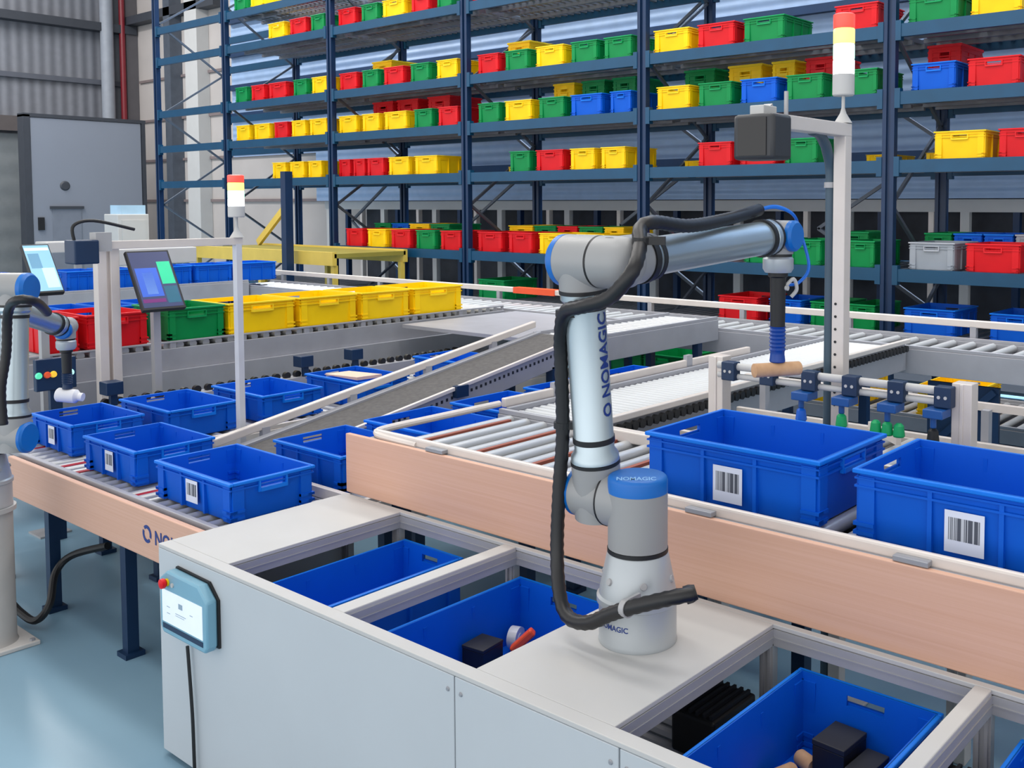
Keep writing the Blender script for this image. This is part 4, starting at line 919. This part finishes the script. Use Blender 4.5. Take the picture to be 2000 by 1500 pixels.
    m = MB(); m.lathe([(rg*1.25, 0), (rg*1.25, -0.012), (rg, -0.016), (rg*0.92, -(zt_-zb_)*0.60)], (W.x, W.y, zt_), (0,0,1), 28); gt = m.build('gripper_tube', M_BLACK, t)
    zc_ = zt_-(zt_-zb_)*0.60
    m = MB(); prof = [(rg*1.05, 0)]
    hh = zc_-zb_
    for i in range(7): prof += [(rg*1.05, -hh*0.75*i/7), (rg*0.9, -hh*0.75*(i+0.5)/7)]
    prof += [(rg*0.9, -hh*0.78), (rg*1.0, -hh*0.97), (rg*0.9, -hh)]
    m.lathe(prof, (W.x, W.y, zc_), (0,0,1), 28); m.build('suction_cup', M_NAVY if k < 1 else mat('blue bellows', (16, 66, 150), 0.4), gt)
    if hose:
        m = MB(); m.tube(hose, 0.0178*k, 14, rib=0.05, step=0.012); m.build('hose', M_HOSE, t)
    return t, base, sh, ut
RP = (-1.515, 1.94, ZT); TOP = (-1.640, 1.872, 1.660); WR = (-1.53, 2.655, 1.706)
yh = 1.845
hose = [at(1352, 1160, y=1.86), at(1310, 1168, y=1.825), at(1235, 1186, y=1.80), at(1190, 1200, y=1.80), at(1150, 1216, y=1.80), at(1112, 1207, y=1.81), at(1094, 1165, y=1.83), at(1088, 1080, y=1.86), at(1092, 960, y=1.875), at(1099, 850, y=1.88), at(1097, 740, y=1.87), at(1095, 660, y=1.855), at(1104, 610, y=1.82), at(1140, 598, y=1.79), at(1192, 580, y=1.79), at(1235, 530, y=1.80), at(1250, 480, y=1.86), at(1250, 448, y=1.90), at(1275, 434, y=1.95), at(1345, 441, y=2.12), at(1420, 428, y=2.35), at(1482, 410, y=2.58)]
rb, rbase, rsh, rut = robot('industrial_robot', 'large grey and silver six axis robot arm with blue caps on the bench', RP, (-1, 0, 0), 1.0, TOP, WR, at(1508, 706, y=2.655).z, hose)
# hose clamps and plug, air hoses
m = MB(); 
for (u, v, yy) in ((1352, 1160, 1.86),): 
    p = at(u-14, v+3, y=yy-0.005); q = at(u+8, v-4, y=yy+0.012); m.lathe([(0.021, 0), (0.021, (q-p).length*0.5), (0.017, (q-p).length)], p, q-p, 16)
m.build('hose_plug', M_BLACK, rb)
p = at(1224, 1188, y=1.80); m = MB(); m.lathe([(0.0215, -0.008), (0.0215, 0.008)], p, (1, -0.12, 0.1), 16); m.box(p.x-0.004, p.y, p.z-0.022, p.x+0.004, p.y+0.05, p.z+0.022); m.build('hose_clamp', M_ALU, rb)
for (u, v, yy) in ((1098, 830, 1.88), (1102, 612, 1.83), (1252, 470, 1.87)):
    p = at(u, v, y=yy); m = MB(); m.lathe([(0.022, -0.008), (0.022, 0.008)], p, (0.05, 0, 1), 16); m.bar(p, (p.x+0.05, p.y+0.03, p.z), 0.02, 0.02); m.build('hose_clamp', M_BLACK, rb, smooth=False)
p = at(1482, 410, y=2.58)
for k, dz in enumerate((0.0, 0.014)):
    m = MB(); m.tube([p, at(1515, 405-k*2, y=2.62), at(1548, 418, y=2.66), at(1562, 450, y=2.72), at(1580, 520, y=2.74), at(1560, 552, y=2.72), at(1538, 556, y=2.68)], 0.005, 8); m.build('air_hose', mat('blue air hose', (20, 110, 215), 0.35), rb)
m = MB(); q = at(1535, 558, y=2.67); m.tube([q, at(1550, 545, y=2.69), at(1556, 565, y=2.70), at(1545, 580, y=2.69)], 0.006, 8); m.lathe([(0.008,0),(0.008,0.02)], at(1528, 562, y=2.66), (1,0,0), 10); m.build('air_fitting', M_WHITE, rb)
# printing on the arm, cap and base
A = Vector((RP[0]-0.132, RP[1], RP[2]+0.345)); d = (Vector(TOP)-A).normalized()
def on_arm(xx, yy):
    ang = math.radians(19) - yy/0.0525
    e1 = Vector((1,0,0)); e2 = d.cross(e1)
    return A + d*(0.215+xx*1.05) + (e1*math.cos(ang) - e2*math.sin(ang)*-1.0)*0.0530
text_mesh('O NOMAGIC', 0.044, on_arm, 'lettering', M_INK, rut)
text_mesh('NOMAGIC', 0.021, lambda xx, yy: Vector((RP[0], RP[1], RP[2]+0.4194)) + Rr*(xx-0.054) + Hh*(yy*2.0-0.052), 'lettering', M_PALEINK, rsh)
text_mesh('NOMAGIC', 0.019, lambda xx, yy: (RP[0]+0.0992*math.cos(math.radians(-118)+xx/0.0985), RP[1]+0.0992*math.sin(math.radians(-118)+xx/0.0985), RP[2]+0.052+yy), 'lettering', M_INK, rbase)
# carton tube held by the suction cup
zc = at(1508, 706, y=2.655).z
p = Vector((-1.56, 2.60, zc-0.0215)); q = Vector((-1.495, 2.70, zc-0.0215))
m = MB(); L = (q-p).length; m.lathe([(0.015, -0.02), (0.0215, -0.018), (0.0215, L+0.015), (0.019, L+0.018)], p, q-p, 24)
tag(m.build('cardboard_tube', M_TAN), 'tan cardboard tube held by the suction cup of the main robot', 'tube')

# left robot on its pedestal
PX_, PY_ = -4.60, 1.40
pd = thing('robot_pedestal', 'pale steel column pedestal bolted to the floor at the left edge', 'pedestal', (PX_, PY_, 0))
c = at(80, 1258, z=0.0); PX_, PY_ = c.x-0.135, c.y-0.135
pd.location = (PX_, PY_, 0); OFF[pd.name] = Vector((PX_, PY_, 0))
m = MB(); m.box(PX_-0.135, PY_-0.135, 0, PX_+0.135, PY_+0.135, 0.018); bp = m.build('base_plate', mat('pale steel', (196, 194, 192), 0.45), pd, bevel=0.004, smooth=False)
for sx in (-1, 1):
    for sy in (-1, 1): m = MB(); m.lathe([(0.012, 0), (0.010, 0.008)], (PX_+sx*0.112, PY_+sy*0.112, 0.018), (0,0,1), 6); m.build('bolt', M_ALUD, bp)
m = MB(); m.lathe([(0.098, 0.018), (0.092, 0.03), (0.092, 0.56), (0.105, 0.562), (0.105, 0.58)], (PX_, PY_, 0), (0,0,1), 40); m.build('column', mat('pedestal grey', (176, 174, 172), 0.45), pd)
zc0 = 0.581
shp = at(20, 800, y=PY_)
k2 = 0.95
LAX = Vector((0.82, 0.57, 0)).normalized()
A_ = Vector((PX_, PY_, zc0+0.30*k2)) + LAX*0.135*k2
T_ = at(52, 566, x=A_.x-0.02); T_ = Vector((A_.x-0.02, A_.y+0.03, CAMZ + (T_.z-CAMZ)*(A_.y+0.03)/T_.y))
W_ = at(128, 640, y=2.06); zb_ = at(150, 764, y=2.06).z
LHOSE = [at(6, 830, y=1.42), at(2, 760, y=1.42), at(12, 690, y=1.44), at(16, 610, y=1.44), at(34, 586, y=1.43), at(70, 590, y=1.50), at(92, 610, y=1.66)]
LR, b1, b2, b3 = robot('industrial_robot', 'second robot arm on the pedestal at the left edge', (PX_, PY_, zc0), LAX, k2, T_, W_, zb_, LHOSE, zs=0.30, ao=0.135, WX=(0.75, -0.62, -0.1))
m = MB(); m.lathe([(0.030, -0.05), (0.034, -0.045), (0.034, 0.04), (0.020, 0.055), (0.020, 0.075)], (W_.x, W_.y, zb_-0.034), (0.75, 0.6, -0.1), 24)
tag(m.build('white_roll', mat('white paper', (228, 228, 232), 0.6)), 'small white roll held by the gripper of the left robot', 'roll')
m = MB(); m.tube([at(14, 1168, y=PY_+0.15), at(40, 1196, y=PY_+0.16), at(70, 1212, y=PY_+0.18), at(97, 1180, y=PY_+0.22), at(108, 1120, y=PY_+0.3), at(140, 1085, y=PY_+0.36), at(210, 1066, y=PY_+0.42)], 0.016, 10)
tag(m.build('power_cable', M_BLACK), 'thick black cable looping from the pedestal to the left conveyor', 'cable')
# indicator panel behind the left gripper
q0 = at(70, 715, x=-5.66); q1 = at(150, 745, x=-5.66)
t = thing('button_panel', 'dark indicator panel with coloured buttons below the red crate', 'panel', (-5.68, (q0.y+q1.y)/2, q1.z))
m = MB(); m.box(-5.70, q0.y, q1.z-0.03, -5.66, q1.y, q0.z+0.03); m.build('housing', M_NAVY, t, bevel=0.004, smooth=False)
for (u, c, e) in ((75, (90, 220, 170), 0.5), (92, (230, 90, 50), 0.2), (104, (250, 200, 60), 0.4), (138, (180, 240, 235), 0.7)):
    P = at(u, 722, x=-5.66); m = MB(); m.lathe([(0.018, 0), (0.014, 0.012)], (-5.66, P.y, (q0.z+q1.z)/2), (1,0,0), 16); m.build('button', mat('button%d' % u, c, 0.3, emit=c, es=e), t)
m = MB(); m.box(-5.70, (q0.y+q1.y)/2-0.03, 0, -5.67, (q0.y+q1.y)/2+0.03, q1.z-0.03); m.build('stand', M_NAVY, t, smooth=False)

# ================================================================== LIGHT
WBASE, WFILL = 0.44, 1.55
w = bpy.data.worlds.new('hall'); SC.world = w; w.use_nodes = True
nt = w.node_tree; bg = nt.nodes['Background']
tc = nt.nodes.new('ShaderNodeTexCoord'); sp_ = nt.nodes.new('ShaderNodeSeparateXYZ'); nt.links.new(tc.outputs['Generated'], sp_.inputs[0])
def mth(op, a, b):
    n = nt.nodes.new('ShaderNodeMath'); n.operation = op; n.use_clamp = False
    for i_, v in enumerate((a, b)):
        if isinstance(v, (int, float)): n.inputs[i_].default_value = v
        else: nt.links.new(v, n.inputs[i_])
    return n.outputs[0]
# added fill: world brightened on the side behind the camera, dimmer overhead
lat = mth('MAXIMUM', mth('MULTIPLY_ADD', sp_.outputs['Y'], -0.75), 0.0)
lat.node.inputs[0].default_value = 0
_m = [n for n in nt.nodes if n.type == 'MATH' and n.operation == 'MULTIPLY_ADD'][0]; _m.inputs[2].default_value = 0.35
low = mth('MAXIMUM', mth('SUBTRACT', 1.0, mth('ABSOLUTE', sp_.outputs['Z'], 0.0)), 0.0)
tot = mth('ADD', mth('MULTIPLY', mth('MULTIPLY', lat, low), WFILL), WBASE)
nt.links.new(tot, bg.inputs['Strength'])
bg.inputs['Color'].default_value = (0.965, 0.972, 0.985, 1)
def area(name, loc, size, power, col, rot=(0,0,0)):
    l = bpy.data.lights.new(name, 'AREA'); l.shape = 'RECTANGLE'; l.size, l.size_y = size; l.energy = power; l.color = col
    o = bpy.data.objects.new(name, l); COL.objects.link(o); o.location = loc; o.rotation_euler = rot
    return o
for x, y, pw in ((-3.0, 0.5, 130), (-8.0, 3.8, 200), (-1.0, 4.2, 130), (-12.0, 6.8, 240), (-5.0, 7.3, 200)):
    area('overhead_light', (x, y, 8.2), (5.5, 0.9), pw, (1.0, 0.97, 0.93))
sky = area('aisle_fill', (-7.5, 10.1, 9.3), (18, 0.9), 1300, (0.80, 0.90, 1.0)); sky.data.spread = math.radians(70)  # added fill lamp above the aisle, brightens the cladding behind the rack
area('overhead_light', (-21.0, 6.0, 9.0), (5.5, 0.9), 750, (1.0, 0.98, 0.96))  # added fill lamp that lifts the dark left wall

# ================================================================== CAMERA
cd = bpy.data.cameras.new('camera'); cd.sensor_fit = 'HORIZONTAL'; cd.sensor_width = 36.0
cd.lens = F_PX/2000*36.0; cd.shift_x = (1000-CX)/2000.0; cd.shift_y = (CY-750)/2000.0
cd.clip_end = 100; cd.clip_start = 0.05
co = bpy.data.objects.new('camera', cd); COL.objects.link(co)
co.matrix_world = Matrix.Translation(CAM) @ Matrix((Rr, Uu, -Ff)).transposed().to_4x4()
SC.camera = co
vs = SC.view_settings; vs.view_transform = 'Standard'; vs.look = 'None'; vs.gamma = 1.0; vs.use_curve_mapping = False; vs.exposure = 0.08
